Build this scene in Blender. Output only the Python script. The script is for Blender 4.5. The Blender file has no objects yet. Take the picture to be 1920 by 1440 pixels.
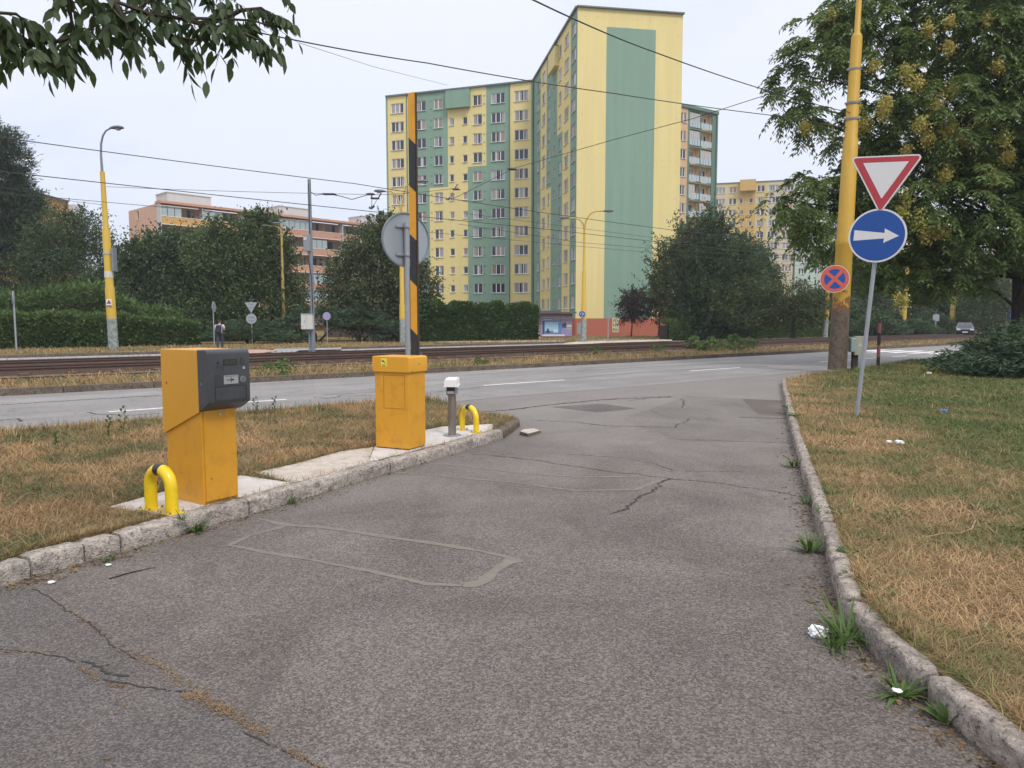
import bpy, bmesh, math, random
import numpy as np
from mathutils import Vector, Matrix
from math import radians as R, sin, cos, pi

# ------------------------------------------------------------------ camera, sky, sun, exposure
SC = bpy.context.scene
COL = SC.collection
F, HOR, H = 1386., 602., 1.7
PIT = math.atan((720 - HOR) / F)
cam = bpy.data.cameras.new("camera")
cam.sensor_width = 36; cam.lens = F / 1920 * 36; cam.clip_start = .05; cam.clip_end = 6000
camo = bpy.data.objects.new("camera", cam); COL.objects.link(camo)
camo.location = (0, 0, H); camo.rotation_euler = (pi / 2 - PIT, 0, 0)
SC.camera = camo
SC.view_settings.view_transform = 'Standard'; SC.view_settings.look = 'None'
SC.view_settings.gamma = 1; SC.view_settings.exposure = 0.5
SC.render.resolution_x, SC.render.resolution_y = 1024, 768
SUN_EL, SUN_AZ = 52, 150          # azimuth clockwise from +Y: behind the camera, to its right

def node(nt, typ, ins=None, **props):
    n = nt.nodes.new(typ)
    for k, v in props.items(): setattr(n, k, v)
    for k, v in (ins or {}).items():
        if isinstance(v, bpy.types.NodeSocket): nt.links.new(v, n.inputs[k])
        else: n.inputs[k].default_value = v
    return n
def ramp(nt, fac, stops):
    n = node(nt, 'ShaderNodeValToRGB', {'Fac': fac}); e = n.color_ramp.elements
    while len(e) < len(stops): e.new(1)
    for el, (p, c) in zip(e, stops):
        el.position = p; el.color = tuple(c) + (1,) if hasattr(c, '__len__') else (c, c, c, 1)
    return n.outputs[0]
def mix(nt, fac, a, b, blend='MIX'):
    n = nt.nodes.new('ShaderNodeMix'); n.data_type = 'RGBA'; n.blend_type = blend
    for i, v in ((0, fac), (6, a), (7, b)):
        if isinstance(v, bpy.types.NodeSocket): nt.links.new(v, n.inputs[i])
        else: n.inputs[i].default_value = v if i == 0 else tuple(v)[:3] + (1,)
    return n.outputs[2]
def mth(nt, op, a, b=0.):
    n = nt.nodes.new('ShaderNodeMath'); n.operation = op
    for i, v in ((0, a), (1, b)):
        if isinstance(v, bpy.types.NodeSocket): nt.links.new(v, n.inputs[i])
        else: n.inputs[i].default_value = v
    return n.outputs[0]
def noise(nt, vec, scale, detail=3, rough=.55, dist=0.):
    return node(nt, 'ShaderNodeTexNoise', {'Vector': vec, 'Scale': scale, 'Detail': detail, 'Roughness': rough, 'Distortion': dist}).outputs[0]
def scaled(nt, vec, s):
    return node(nt, 'ShaderNodeMapping', {'Vector': vec, 'Scale': s}).outputs[0]

w = bpy.data.worlds.new("World"); SC.world = w; w.use_nodes = True
nt = w.node_tree; nt.nodes.clear()
sky = node(nt, 'ShaderNodeTexSky', sky_type='NISHITA', sun_disc=False, sun_elevation=R(SUN_EL), sun_rotation=R(SUN_AZ), air_density=1.2, dust_density=3.0)
tc = node(nt, 'ShaderNodeTexCoord').outputs['Generated']
zz = node(nt, 'ShaderNodeSeparateXYZ', {0: tc}).outputs[2]
cl = noise(nt, scaled(nt, tc, (1, 1, 2.2)), 1.7, 4, .5, .3)
overcast = ramp(nt, zz, [(0., (6.9, 7.15, 7.8)), (.10, (6.2, 6.6, 7.6)), (.42, (6.9, 7.15, 8.0)), (1., (13.5, 13.7, 14.2))])
blue = ramp(nt, zz, [(0., (6.4, 6.8, 7.7)), (.2, (5.2, 5.9, 7.4)), (.45, (6.1, 6.6, 7.8)), (1., (10.5, 11., 12.5))])
cloud = mix(nt, ramp(nt, cl, [(.42, 0.), (.57, 1.)]), blue, overcast)
skycol = mix(nt, .93, sky.outputs[0], cloud)
bg = node(nt, 'ShaderNodeBackground', {'Color': skycol, 'Strength': .1})
node(nt, 'ShaderNodeOutputWorld', {'Surface': bg.outputs[0]})

sl = bpy.data.lights.new("sun", 'SUN'); sl.energy = 1.5; sl.angle = R(16); sl.color = (1., .95, .88)
so = bpy.data.objects.new("sun", sl); COL.objects.link(so)
_el, _az = R(SUN_EL), R(SUN_AZ)
so.rotation_euler = Vector((sin(_az) * cos(_el), cos(_az) * cos(_el), sin(_el))).to_track_quat('Z', 'Y').to_euler()
so.location = (20, -30, 40)

# ------------------------------------------------------------------ picture to place
def ray(u, v):
    x = (u - 960) / F; z = (720 - v) / F
    return (x, cos(PIT) + sin(PIT) * z, -sin(PIT) + cos(PIT) * z)
def G(u, v, z=0.):
    d = ray(u, v); k = (z - H) / d[2]; return Vector((d[0] * k, d[1] * k, z))
def D(u, v, y):
    d = ray(u, v); k = y / d[1]; return Vector((d[0] * k, y, H + d[2] * k))
def onwall(u, v, A, ang):
    d = ray(u, v); c, s = cos(ang), sin(ang)
    k = (A[0] * s - A[1] * c) / (d[0] * s - d[1] * c)
    X, Y = d[0] * k, d[1] * k
    return (X - A[0]) * c + (Y - A[1]) * s, H + d[2] * k
RA = R(39.8); RC, RS = cos(RA), sin(RA)
def ST(s, t, z=0.): return Vector((s * RC - t * RS, s * RS + t * RC, z))   # along / across the main road

# ------------------------------------------------------------------ mesh helpers
rng = np.random.default_rng(7); random.seed(7)
class MB:
    def __init__(s): s.v = []; s.f = []; s.m = []
    def add(s, vs, fs, m=0):
        o = len(s.v); s.v += [tuple(p) for p in vs]
        s.f += [tuple(i + o for i in f) for f in fs]; s.m += [m] * len(fs); return s
    def box(s, c, sz, m=0, rot=None):
        hx, hy, hz = sz[0] / 2, sz[1] / 2, sz[2] / 2
        vs = [Vector((x * hx, y * hy, z * hz)) for x in (-1, 1) for y in (-1, 1) for z in (-1, 1)]
        if rot is not None: vs = [rot @ p for p in vs]
        return s.add([p + Vector(c) for p in vs], [(0, 1, 3, 2), (4, 6, 7, 5), (0, 4, 5, 1), (2, 3, 7, 6), (0, 2, 6, 4), (1, 5, 7, 3)], m)
    def tube(s, pts, rad, n=10, m=0, cap=True):
        pts = [Vector(p) for p in pts]
        if not hasattr(rad, '__len__'): rad = [rad] * len(pts)
        o = len(s.v); prev = None
        for i, p in enumerate(pts):
            t = (pts[min(i + 1, len(pts) - 1)] - pts[max(i - 1, 0)]).normalized()
            if prev is None:
                a = Vector((1, 0, 0)) if abs(t.x) < .8 else Vector((0, 1, 0)); prev = (a - t * a.dot(t)).normalized()
            else: prev = (prev - t * prev.dot(t)).normalized()
            b = t.cross(prev)
            s.v += [tuple(p + (prev * cos(2 * pi * k / n) + b * sin(2 * pi * k / n)) * rad[i]) for k in range(n)]
        for i in range(len(pts) - 1):
            for k in range(n):
                s.f.append((o + i * n + k, o + i * n + (k + 1) % n, o + (i + 1) * n + (k + 1) % n, o + (i + 1) * n + k)); s.m.append(m)
        if cap:
            s.f.append(tuple(o + k for k in range(n - 1, -1, -1))); s.m.append(m)
            s.f.append(tuple(o + (len(pts) - 1) * n + k for k in range(n))); s.m.append(m)
        return s
    def prism(s, poly, vec, m=0):
        n = len(poly); poly = [Vector(p) for p in poly]; vec = Vector(vec)
        return s.add(poly + [p + vec for p in poly], [tuple(range(n - 1, -1, -1)), tuple(range(n, 2 * n))] + [(i, (i + 1) % n, n + (i + 1) % n, n + i) for i in range(n)], m)
    def disc(s, c, r, y0, y1, n=40, m=0):            # a disc facing -y, in the xz plane
        return s.prism([(c[0] + r * cos(2 * pi * k / n), y1, c[1] + r * sin(2 * pi * k / n)) for k in range(n)], (0, y0 - y1, 0), m)
    def plate(s, poly, y0, y1, m=0):                 # a polygon in xz, thickness along y
        return s.prism([(x, y1, z) for x, z in poly], (0, y0 - y1, 0), m)
    def build(s, name, mats, parent=None, smooth=None, bevel=0, loc=None, recalc=True):
        me = bpy.data.meshes.new(name); me.from_pydata(s.v, [], s.f)
        mats = mats if isinstance(mats, (list, tuple)) else [mats]
        for x in mats: me.materials.append(x)
        if len(mats) > 1: me.polygons.foreach_set('material_index', s.m)
        if recalc:
            bm = bmesh.new(); bm.from_mesh(me); bmesh.ops.recalc_face_normals(bm, faces=bm.faces); bm.to_mesh(me); bm.free()
        o = bpy.data.objects.new(name, me); COL.objects.link(o)
        if parent: o.parent = parent
        if loc: o.location = loc
        if smooth:
            me.polygons.foreach_set('use_smooth', [True] * len(me.polygons)); me.set_sharp_from_angle(angle=R(smooth))
        if bevel:
            b = o.modifiers.new('bevel', 'BEVEL'); b.width = bevel; b.segments = 3; b.limit_method = 'ANGLE'; b.angle_limit = R(40)
        return o
def arr_mesh(name, V, Fq, mat, parent=None, mi=None):
    me = bpy.data.meshes.new(name); V = np.asarray(V, np.float32).reshape(-1, 3); Fq = np.asarray(Fq, np.int32)
    k = Fq.shape[1]
    me.vertices.add(len(V)); me.vertices.foreach_set('co', V.ravel())
    me.loops.add(Fq.size); me.loops.foreach_set('vertex_index', Fq.ravel())
    me.polygons.add(len(Fq)); me.polygons.foreach_set('loop_start', np.arange(0, Fq.size, k, dtype=np.int32))
    for x in (mat if isinstance(mat, (list, tuple)) else [mat]): me.materials.append(x)
    if mi is not None: me.polygons.foreach_set('material_index', np.asarray(mi, np.int32))
    me.update(calc_edges=True)
    o = bpy.data.objects.new(name, me); COL.objects.link(o)
    if parent: o.parent = parent
    return o
def tag(o, label, cat, group=None, kind=None):
    o['label'] = label; o['category'] = cat
    if group: o['group'] = group
    if kind: o['kind'] = kind
    return o
def thing(name, label, cat, loc=(0, 0, 0), rz=0., group=None, tilt=None):
    o = bpy.data.objects.new(name, None); COL.objects.link(o); o.empty_display_size = .2
    o.location = loc; o.rotation_euler = (tilt[0], tilt[1], rz) if tilt else (0, 0, rz)
    return tag(o, label, cat, group)
def sheet(name, poly, z, mat, label, cat='ground', kind='structure', thick=0.):
    mb = MB(); P = [Vector((p[0], p[1], z)) for p in poly]
    if thick: mb.prism([p - Vector((0, 0, thick)) for p in P], (0, 0, thick))
    else: mb.add(P, [tuple(range(len(P)))])
    o = mb.build(name, mat)
    if not thick and o.data.polygons[0].normal.z < 0: o.data.flip_normals()
    return tag(o, label, cat, kind=kind)
def copy_tree(o, parent=None, **kw):
    c = o.copy(); COL.objects.link(c)
    if parent: c.parent = parent
    for ch in list(o.children): copy_tree(ch, c)
    return c

# ------------------------------------------------------------------ materials
def newmat(name):
    m = bpy.data.materials.new(name); m.use_nodes = True; nt = m.node_tree; nt.nodes.clear()
    out = node(nt, 'ShaderNodeOutputMaterial'); co = node(nt, 'ShaderNodeTexCoord').outputs['Object']
    return m, nt, out, co
def finish(nt, out, col, rough=.7, bump=None, bstr=.3, bdist=.01, metal=0., spec=.4, **kw):
    ins = {'Base Color': col if isinstance(col, bpy.types.NodeSocket) else tuple(col)[:3] + (1,), 'Roughness': rough, 'Metallic': metal, 'Specular IOR Level': spec}
    ins.update(kw)
    if bump is not None: ins['Normal'] = node(nt, 'ShaderNodeBump', {'Height': bump, 'Strength': bstr, 'Distance': bdist}).outputs[0]
    b = node(nt, 'ShaderNodeBsdfPrincipled', ins); nt.links.new(b.outputs[0], out.inputs[0]); return b
def pmat(name, c, rough=.5, var=.12, scale=6, metal=0., spec=.5, bump=0., bscale=80, dirt=None, damt=.5, dscale=3, coat=0.):
    m, nt, out, co = newmat(name)
    n = noise(nt, co, scale, 4)
    col = mix(nt, n, [x * (1 - var) for x in c], [min(1, x * (1 + var)) for x in c])
    if dirt is not None:
        dn = ramp(nt, noise(nt, co, dscale, 6, .65, .4), [(.5, 0.), (.72, damt)])
        col = mix(nt, dn, col, dirt)
    finish(nt, out, col, mth(nt, 'ADD', rough - .08, mth(nt, 'MULTIPLY', noise(nt, co, scale * 4), .16)), noise(nt, co, bscale, 3) if bump else None, bump, .01, metal, spec, **{'Coat Weight': coat})
    return m
def asphalt(name, c, speck=.5, vs=120, tint=(1, .95, .9), patchy=.35, bstr=.5, dusty=0.):
    m, nt, out, co = newmat(name)
    v = node(nt, 'ShaderNodeTexVoronoi', {'Vector': co, 'Scale': vs, 'Randomness': 1.})
    r = node(nt, 'ShaderNodeSeparateColor', {0: v.outputs['Color']}).outputs[0]
    v2 = node(nt, 'ShaderNodeTexVoronoi', {'Vector': co, 'Scale': vs * 2.7})
    r2 = node(nt, 'ShaderNodeSeparateColor', {0: v2.outputs['Color']}).outputs[1]
    sp = mth(nt, 'ADD', mth(nt, 'MULTIPLY', mth(nt, 'POWER', r, 1.6), .62), mth(nt, 'MULTIPLY', r2, .38))
    col = mix(nt, sp, [x * (1 - speck) for x in c], [x * (1 + speck * 1.25) for x in c])
    big = noise(nt, co, .55, 6, .62, .6)
    col = mix(nt, 1., col, ramp(nt, big, [(.3, (1 - patchy, (1 - patchy) * .985, (1 - patchy) * .97)), (.7, (1 + patchy * .5, 1 + patchy * .5, 1 + patchy * .5))]), 'MULTIPLY')
    tn = ramp(nt, noise(nt, co, 1.7, 5, .6, .8), [(.45, (1, 1, 1)), (.75, tint)])
    col = mix(nt, 1., col, tn, 'MULTIPLY')
    st = ramp(nt, noise(nt, scaled(nt, co, (1.3, .32, 1)), 1.6, 7, .68, .8), [(.55, 0.), (.72, .42)])
    col = mix(nt, st, col, [x * .45 for x in c])
    if dusty:
        yy = node(nt, 'ShaderNodeSeparateXYZ', {0: co}).outputs[1]
        df = node(nt, 'ShaderNodeMapRange', {0: mth(nt, 'ADD', yy, mth(nt, 'MULTIPLY', mth(nt, 'SUBTRACT', big, .5), 9.)), 1: 5.5, 2: 15., 3: 0., 4: dusty}).outputs[0]
        col = mix(nt, df, col, mix(nt, r2, (.17, .155, .145), (.30, .275, .255)))
    hgt = mth(nt, 'ADD', mth(nt, 'MULTIPLY', v.outputs['Distance'], -1.), mth(nt, 'MULTIPLY', noise(nt, co, 9, 4), .8))
    finish(nt, out, col, .82, hgt, bstr, .006, spec=.35)
    return m
def road_far(name, c):
    m, nt, out, co = newmat(name)
    rot = node(nt, 'ShaderNodeMapping', {'Vector': co, 'Rotation': (0, 0, -RA), 'Scale': (1, 1, 1)}).outputs[0]
    ln = noise(nt, scaled(nt, rot, (.05, 1.3, 1)), 1.0, 6, .6, .35)
    bl = noise(nt, co, .6, 6, .6, .5)
    col = mix(nt, ramp(nt, ln, [(.35, 0.), (.65, 1.)]), [x * .82 for x in c], [x * 1.12 for x in c])
    col = mix(nt, 1., col, ramp(nt, bl, [(.3, .84), (.7, 1.1)]), 'MULTIPLY')
    crk = node(nt, 'ShaderNodeTexVoronoi', {'Vector': node(nt, 'ShaderNodeVectorMath', {0: scaled(nt, rot, (.12, .5, 1)), 1: node(nt, 'ShaderNodeTexNoise', {'Vector': co, 'Scale': 1.2, 'Detail': 5}).outputs[1]}, operation='ADD').outputs[0], 'Scale': 1.}, feature='DISTANCE_TO_EDGE').outputs[0]
    col = mix(nt, ramp(nt, crk, [(.0, .55), (.012, .0)]), col, [x * .35 for x in c])
    v = node(nt, 'ShaderNodeTexVoronoi', {'Vector': co, 'Scale': 90})
    r = node(nt, 'ShaderNodeSeparateColor', {0: v.outputs['Color']}).outputs[0]
    col = mix(nt, 1., col, ramp(nt, r, [(0., .72), (1., 1.28)]), 'MULTIPLY')
    finish(nt, out, col, .75, v.outputs['Distance'], .25, .005, spec=.4)
    return m
def turfbias(nt, co):
    x = node(nt, 'ShaderNodeSeparateXYZ', {0: co}); d = mth(nt, 'SUBTRACT', x.outputs[0], mth(nt, 'ADD', mth(nt, 'MULTIPLY', x.outputs[1], .31), 1.2))
    a = node(nt, 'ShaderNodeMapRange', {0: d, 1: .2, 2: 2.2, 3: -.07, 4: .085}).outputs[0]; b = node(nt, 'ShaderNodeMapRange', {0: x.outputs[1], 1: 3., 2: 7., 3: -.03, 4: .0}).outputs[0]
    return mth(nt, 'ADD', a, b)
def grassy(name, dry, green, soil, s1=.55, bias=.5, corner=False):
    m, nt, out, co = newmat(name)
    a = noise(nt, co, s1, 5, .62, .5); b = noise(nt, co, 7, 6, .7); f = noise(nt, scaled(nt, co, (1, 1, 1)), 60, 4, .7)
    f0 = mth(nt, 'ADD', mth(nt, 'MULTIPLY', a, .7), mth(nt, 'MULTIPLY', b, .3))
    if corner: f0 = mth(nt, 'ADD', f0, turfbias(nt, co))
    col = mix(nt, ramp(nt, f0, [(bias - .1, 0.), (bias + .1, 1.)]), dry, green)
    col = mix(nt, ramp(nt, f, [(.35, .75), (.6, 0.)]), col, soil)
    finish(nt, out, col, .95, mth(nt, 'ADD', f, b), .9, .03, spec=.1)
    return m
def blade(name, dry, green, s1=.55, bias=.5, corner=False):
    m, nt, out, co = newmat(name)
    a = noise(nt, co, s1, 5, .62, .5); b = noise(nt, co, 7, 6, .7)
    rnd = node(nt, 'ShaderNodeNewGeometry').outputs['Random Per Island']
    f = mth(nt, 'ADD', mth(nt, 'ADD', mth(nt, 'MULTIPLY', a, .7), mth(nt, 'MULTIPLY', b, .3)), mth(nt, 'MULTIPLY', mth(nt, 'SUBTRACT', rnd, .5), .22))
    if corner: f = mth(nt, 'ADD', f, turfbias(nt, co))
    col = mix(nt, ramp(nt, f, [(bias - .06, 0.), (bias + .06, 1.)]), dry, green)
    col = mix(nt, 1., col, ramp(nt, rnd, [(0., .35), (.5, .9), (1., 1.55)]), 'MULTIPLY')
    d = node(nt, 'ShaderNodeBsdfPrincipled', {'Base Color': col, 'Roughness': .8, 'Specular IOR Level': .2})
    t = node(nt, 'ShaderNodeBsdfTranslucent', {'Color': col})
    nt.links.new(node(nt, 'ShaderNodeMixShader', {0: .2, 1: d.outputs[0], 2: t.outputs[0]}).outputs[0], out.inputs[0])
    return m
def leafmat(name, a, b, ns=.5, tr=.22, rough=.55, spec=.3):
    m, nt, out, co = newmat(name)
    rnd = node(nt, 'ShaderNodeNewGeometry').outputs['Random Per Island']
    n = noise(nt, co, ns, 4)
    f = mth(nt, 'ADD', mth(nt, 'MULTIPLY', rnd, .5), mth(nt, 'MULTIPLY', ramp(nt, n, [(.3, 0.), (.7, 1.)]), .5))
    col = mix(nt, f, a, b)
    d = node(nt, 'ShaderNodeBsdfPrincipled', {'Base Color': col, 'Roughness': rough, 'Specular IOR Level': spec})
    t = node(nt, 'ShaderNodeBsdfTranslucent', {'Color': mix(nt, .5, col, (.12, .2, .02))})
    nt.links.new(node(nt, 'ShaderNodeMixShader', {0: tr, 1: d.outputs[0], 2: t.outputs[0]}).outputs[0], out.inputs[0])
    return m
def barkmat(name, c):
    m, nt, out, co = newmat(name)
    n = noise(nt, scaled(nt, co, (6, 6, 1.2)), 3, 6, .7)
    finish(nt, out, mix(nt, ramp(nt, n, [(.35, 0.), (.65, 1.)]), [x * .55 for x in c], [x * 1.25 for x in c]), .9, n, .8, .03, spec=.1)
    return m
def glassmat(name):
    m, nt, out, co = newmat(name)
    oi = node(nt, 'ShaderNodeObjectInfo').outputs['Random']
    sx = node(nt, 'ShaderNodeSeparateXYZ', {0: co})
    cell = node(nt, 'ShaderNodeTexWhiteNoise', {'Vector': node(nt, 'ShaderNodeCombineXYZ', {0: mth(nt, 'FLOOR', mth(nt, 'MULTIPLY', sx.outputs[0], 1.9)), 1: mth(nt, 'MULTIPLY', oi, 97.)}).outputs[0]}, noise_dimensions='2D').outputs[0]
    fold = mth(nt, 'MULTIPLY', mth(nt, 'ADD', mth(nt, 'SINE', mth(nt, 'MULTIPLY', sx.outputs[0], 55.)), 1.), .12)
    cur = mth(nt, 'MULTIPLY', mth(nt, 'SUBTRACT', 1., fold), 1.)
    curcol = mix(nt, oi, (.42, .42, .44), (.30, .22, .16))
    curcol = mix(nt, 1., curcol, node(nt, 'ShaderNodeCombineColor', {0: cur, 1: cur, 2: cur}).outputs[0], 'MULTIPLY')
    col = mix(nt, mth(nt, 'GREATER_THAN', mth(nt, 'ADD', mth(nt, 'MULTIPLY', cell, .65), mth(nt, 'MULTIPLY', oi, .35)), .52), (.035, .04, .05), curcol)
    finish(nt, out, col, .08, spec=.6)
    return m
def polemat(name, c, rust=.5, zrust=1.6, grey=None, zgrey=1.0):
    """old painted steel: rust breaks through low down, an older grey coat round the foot"""
    m, nt, out, co = newmat(name)
    z = node(nt, 'ShaderNodeSeparateXYZ', {0: co}).outputs[2]
    n1 = noise(nt, co, 5, 6, .7, .6); n2 = noise(nt, scaled(nt, co, (3, 3, .8)), 2, 5, .6)
    col = mix(nt, n2, [x * .8 for x in c], [min(1, x * 1.15) for x in c])
    rcol = mix(nt, noise(nt, co, 22, 4), (.10, .035, .015), (.28, .11, .04))
    lowz = node(nt, 'ShaderNodeMapRange', {0: z, 1: zrust * .5, 2: zrust, 3: rust, 4: .0}).outputs[0]
    col = mix(nt, ramp(nt, mth(nt, 'ADD', mth(nt, 'SUBTRACT', n1, .62), lowz), [(.25, 0.), (.32, 1.)]), col, rcol)
    if grey is not None:
        g = mix(nt, ramp(nt, n1, [(.45, 0.), (.6, 1.)]), grey, [x * .5 for x in grey])
        col = mix(nt, mth(nt, 'LESS_THAN', z, zgrey), col, g)
    finish(nt, out, col, .5, n1, .15, .01, spec=.4)
    return m
def stonemat(name, a, b, face_dark=.7):
    m, nt, out, co = newmat(name)
    n = noise(nt, co, 16, 8, .75, .3); big = noise(nt, co, 1.6, 4)
    pit = node(nt, 'ShaderNodeTexVoronoi', {'Vector': co, 'Scale': 70}).outputs['Distance']
    col = mix(nt, ramp(nt, n, [(.32, 0.), (.62, 1.)]), a, b)
    col = mix(nt, 1., col, ramp(nt, big, [(.3, .72), (.7, 1.12)]), 'MULTIPLY')
    col = mix(nt, ramp(nt, noise(nt, co, 38, 6, .75), [(.36, .85), (.47, 0.)]), col, [x * .28 for x in a])
    col = mix(nt, ramp(nt, noise(nt, scaled(nt, co, (1, 1, 2.2)), 5.5, 6, .7, .8), [(.52, 0.), (.66, .65)]), col, [x * .42 for x in a])
    finish(nt, out, col, .9, mth(nt, 'ADD', n, mth(nt, 'MULTIPLY', pit, .4)), .9, .02, spec=.2)
    return m

M = {}
M['asphalt'] = asphalt('asphalt_access', (.138, .119, .107), .70, 100, dusty=.6)
M['asphalt_dark'] = asphalt('asphalt_patch_dark', (.118, .104, .098), .68, 112, patchy=.25)
M['asphalt_smooth'] = asphalt('asphalt_patch_smooth', (.166, .150, .139), .45, 130, patchy=.22, bstr=.25)
M['asphalt_brown'] = asphalt('asphalt_patch_brown', (.125, .106, .093), .55, 110, patchy=.3)
M['road'] = road_far('asphalt_main', (.222, .207, .198))
M['road2'] = road_far('asphalt_far', (.30, .295, .30))
M['sealant'] = pmat('tan_sealant', (.175, .147, .122), .85, .3, 14, bump=.3, bscale=120, dirt=(.138, .121, .110), damt=1., dscale=5)
M['crack'] = pmat('crack_dark', (.035, .03, .028), .95, .4, 20)
M['debris'] = pmat('dry_debris', (.26, .15, .07), .95, .6, 60, bump=.8, bscale=150, dirt=(.06, .04, .03), damt=.9, dscale=25)
M['ground'] = grassy('ground_dry', (.30, .20, .09), (.10, .12, .04), (.12, .08, .05), .25, .52)
M['verge'] = grassy('verge_ground', (.30, .185, .085), (.085, .10, .03), (.10, .07, .045), .95, .535)
M['vergeR'] = grassy('verge_ground_greener', (.28, .185, .085), (.085, .105, .03), (.10, .07, .045), .9, .50, True)
M['blade'] = blade('grass_blades', (.46, .295, .15), (.10, .125, .05), .95, .535)
M['bladeR'] = blade('grass_blades_greener', (.44, .295, .155), (.115, .150, .050), .9, .50, True)
M['weed'] = leafmat('weed_leaf', (.045, .09, .02), (.12, .19, .05), 3)
M['kerb'] = stonemat('kerb_stone', (.22, .19, .17), (.56, .49, .42))
M['kerb_dark'] = stonemat('kerb_dark', (.09, .07, .055), (.22, .18, .14))
M['concrete'] = pmat('concrete_pad', (.52, .48, .44), .9, .15, 5, bump=.4, bscale=60, dirt=(.32, .27, .23), damt=.7, dscale=4)
M['concrete2'] = pmat('concrete_worn', (.45, .39, .33), .95, .3, 12, bump=.8, bscale=40, dirt=(.26, .21, .16), damt=.8, dscale=7)
M['paving'] = pmat('pale_paving', (.46, .40, .33), .9, .2, 2, dirt=(.30, .23, .15), damt=.8, dscale=.6)
M['redpave'] = pmat('red_paving', (.40, .24, .20), .9, .2, 3)
M['paint'] = pmat('road_paint', (.72, .72, .70), .7, .1, 10, dirt=(.32, .31, .31), damt=.6, dscale=9)
M['ballast'] = pmat('track_bed', (.11, .075, .055), .95, .5, 4, bump=1., bscale=14, dirt=(.20, .14, .08), damt=.8, dscale=2)
M['rail'] = pmat('rusty_rail', (.085, .05, .038), .6, .35, 5, metal=.2)
M['railtop'] = pmat('rail_head', (.17, .13, .12), .45, .2, 5, metal=.4)
M['orange'] = pmat('orange_enamel', (.63, .30, .022), .38, .07, 2.5, bump=.06, bscale=350, dirt=(.34, .15, .03), damt=.45, dscale=7)
M['orange2'] = pmat('orange_enamel_lid', (.65, .315, .022), .36, .05, 2.5, bump=.05, bscale=350)
M['yellow'] = pmat('signal_yellow', (.78, .54, .01), .28, .05, 4, coat=.2, dirt=(.45, .28, .02), damt=.3, dscale=14)
M['char'] = pmat('charcoal_plastic', (.055, .058, .064), .5, .12, 9, bump=.08, bscale=300, dirt=(.10, .095, .09), damt=.4, dscale=6)
M['char2'] = pmat('charcoal_panel', (.045, .047, .052), .45, .1, 9)
M['black'] = pmat('black_plastic', (.016, .016, .017), .35, .1, 9)
M['lcd'] = pmat('dull_display', (.045, .052, .035), .25, .1, 9)
M['silver'] = pmat('brushed_silver', (.55, .55, .56), .35, .08, 12, metal=.7)
M['white'] = pmat('white_enamel', (.80, .80, .79), .35, .04, 6)
M['pipe'] = pmat('galvanised_post', (.33, .35, .38), .5, .12, 9, metal=.35, bump=.08, bscale=60)
M['steel'] = pmat('brushed_steel', (.34, .31, .28), .32, .15, 5, metal=.85)
M['zinc'] = pmat('zinc_back', (.30, .335, .37), .5, .1, 3, metal=.15)
M['signred'] = pmat('sign_red', (.42, .035, .045), .35, .05, 4)
M['signorange'] = pmat('sign_faded_red', (.56, .10, .06), .4, .08, 4)
M['signblue'] = pmat('sign_blue', (.005, .065, .30), .35, .05, 4)
M['signwhite'] = pmat('sign_white', (.66, .65, .65), .4, .04, 4)
M['stripe'] = pmat('boom_dark', (.022, .023, .026), .45, .2, 5)
M['stripey'] = pmat('boom_yellow', (.66, .31, .018), .4, .12, 3, dirt=(.45, .17, .02), damt=.6, dscale=3)
M['polebig'] = polemat('old_yellow_steel', (.50, .30, .035), .62, 3.4, (.13, .095, .065), 1.95)
M['pole'] = polemat('yellow_steel', (.56, .37, .05), .30, 2.6, (.30, .34, .32), 1.75)
M['poleplain'] = polemat('yellow_steel_thin', (.47, .33, .10), .0, 2.0, (.16, .18, .20), 1.1)
M['lamp'] = pmat('lamp_housing', (.10, .105, .115), .4, .1, 6)
M['lampglass'] = pmat('lamp_bowl', (.35, .36, .36), .15, .1, 6)
M['greymetal'] = pmat('grey_metal', (.20, .23, .26), .5, .15, 5, metal=.2)
M['boxwhite'] = pmat('pale_cabinet', (.56, .56, .52), .5, .08, 5, dirt=(.35, .33, .28), damt=.4)
M['boxgrey'] = pmat('grey_cabinet', (.24, .26, .27), .5, .08, 5)
M['cable'] = pmat('cable_grey', (.035, .037, .04), .6, .1, 5)
M['bark'] = barkmat('bark', (.075, .06, .048))
M['barkd'] = barkmat('bark_dark', (.05, .042, .036))
M['birch'] = barkmat('birch_bark', (.42, .40, .36))
M['leafdark'] = leafmat('leaf_dark', (.028, .050, .022), (.085, .125, .050), .45)
M['leafmid'] = leafmat('leaf_mid', (.036, .060, .020), (.105, .145, .050), .45)
M['leafolive'] = leafmat('leaf_olive', (.042, .058, .024), (.115, .135, .055), .45)
M['needle'] = leafmat('needle_dark', (.022, .036, .026), (.058, .082, .052), .7, .1)
M['hedge'] = leafmat('hedge_leaf', (.040, .078, .022), (.125, .195, .055), .5)
M['ivy'] = leafmat('ivy_leaf', (.024, .060, .016), (.075, .135, .035), .6)
M['juniper'] = leafmat('juniper_spray', (.026, .052, .028), (.080, .128, .066), .9, .12)
M['juniperfar'] = leafmat('juniper_far', (.030, .060, .032), (.085, .135, .065), .5, .15)
M['plum'] = leafmat('plum_leaf', (.028, .018, .024), (.085, .045, .055), .8)
M['ailan'] = leafmat('pinnate_leaf', (.055, .092, .026), (.205, .270, .085), .55, .34)
M['blossom'] = leafmat('blossom', (.54, .34, .12), (.46, .50, .12), .9, .3)
M['branchleaf'] = leafmat('branch_leaf', (.032, .054, .026), (.085, .120, .055), 2., .3)
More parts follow.
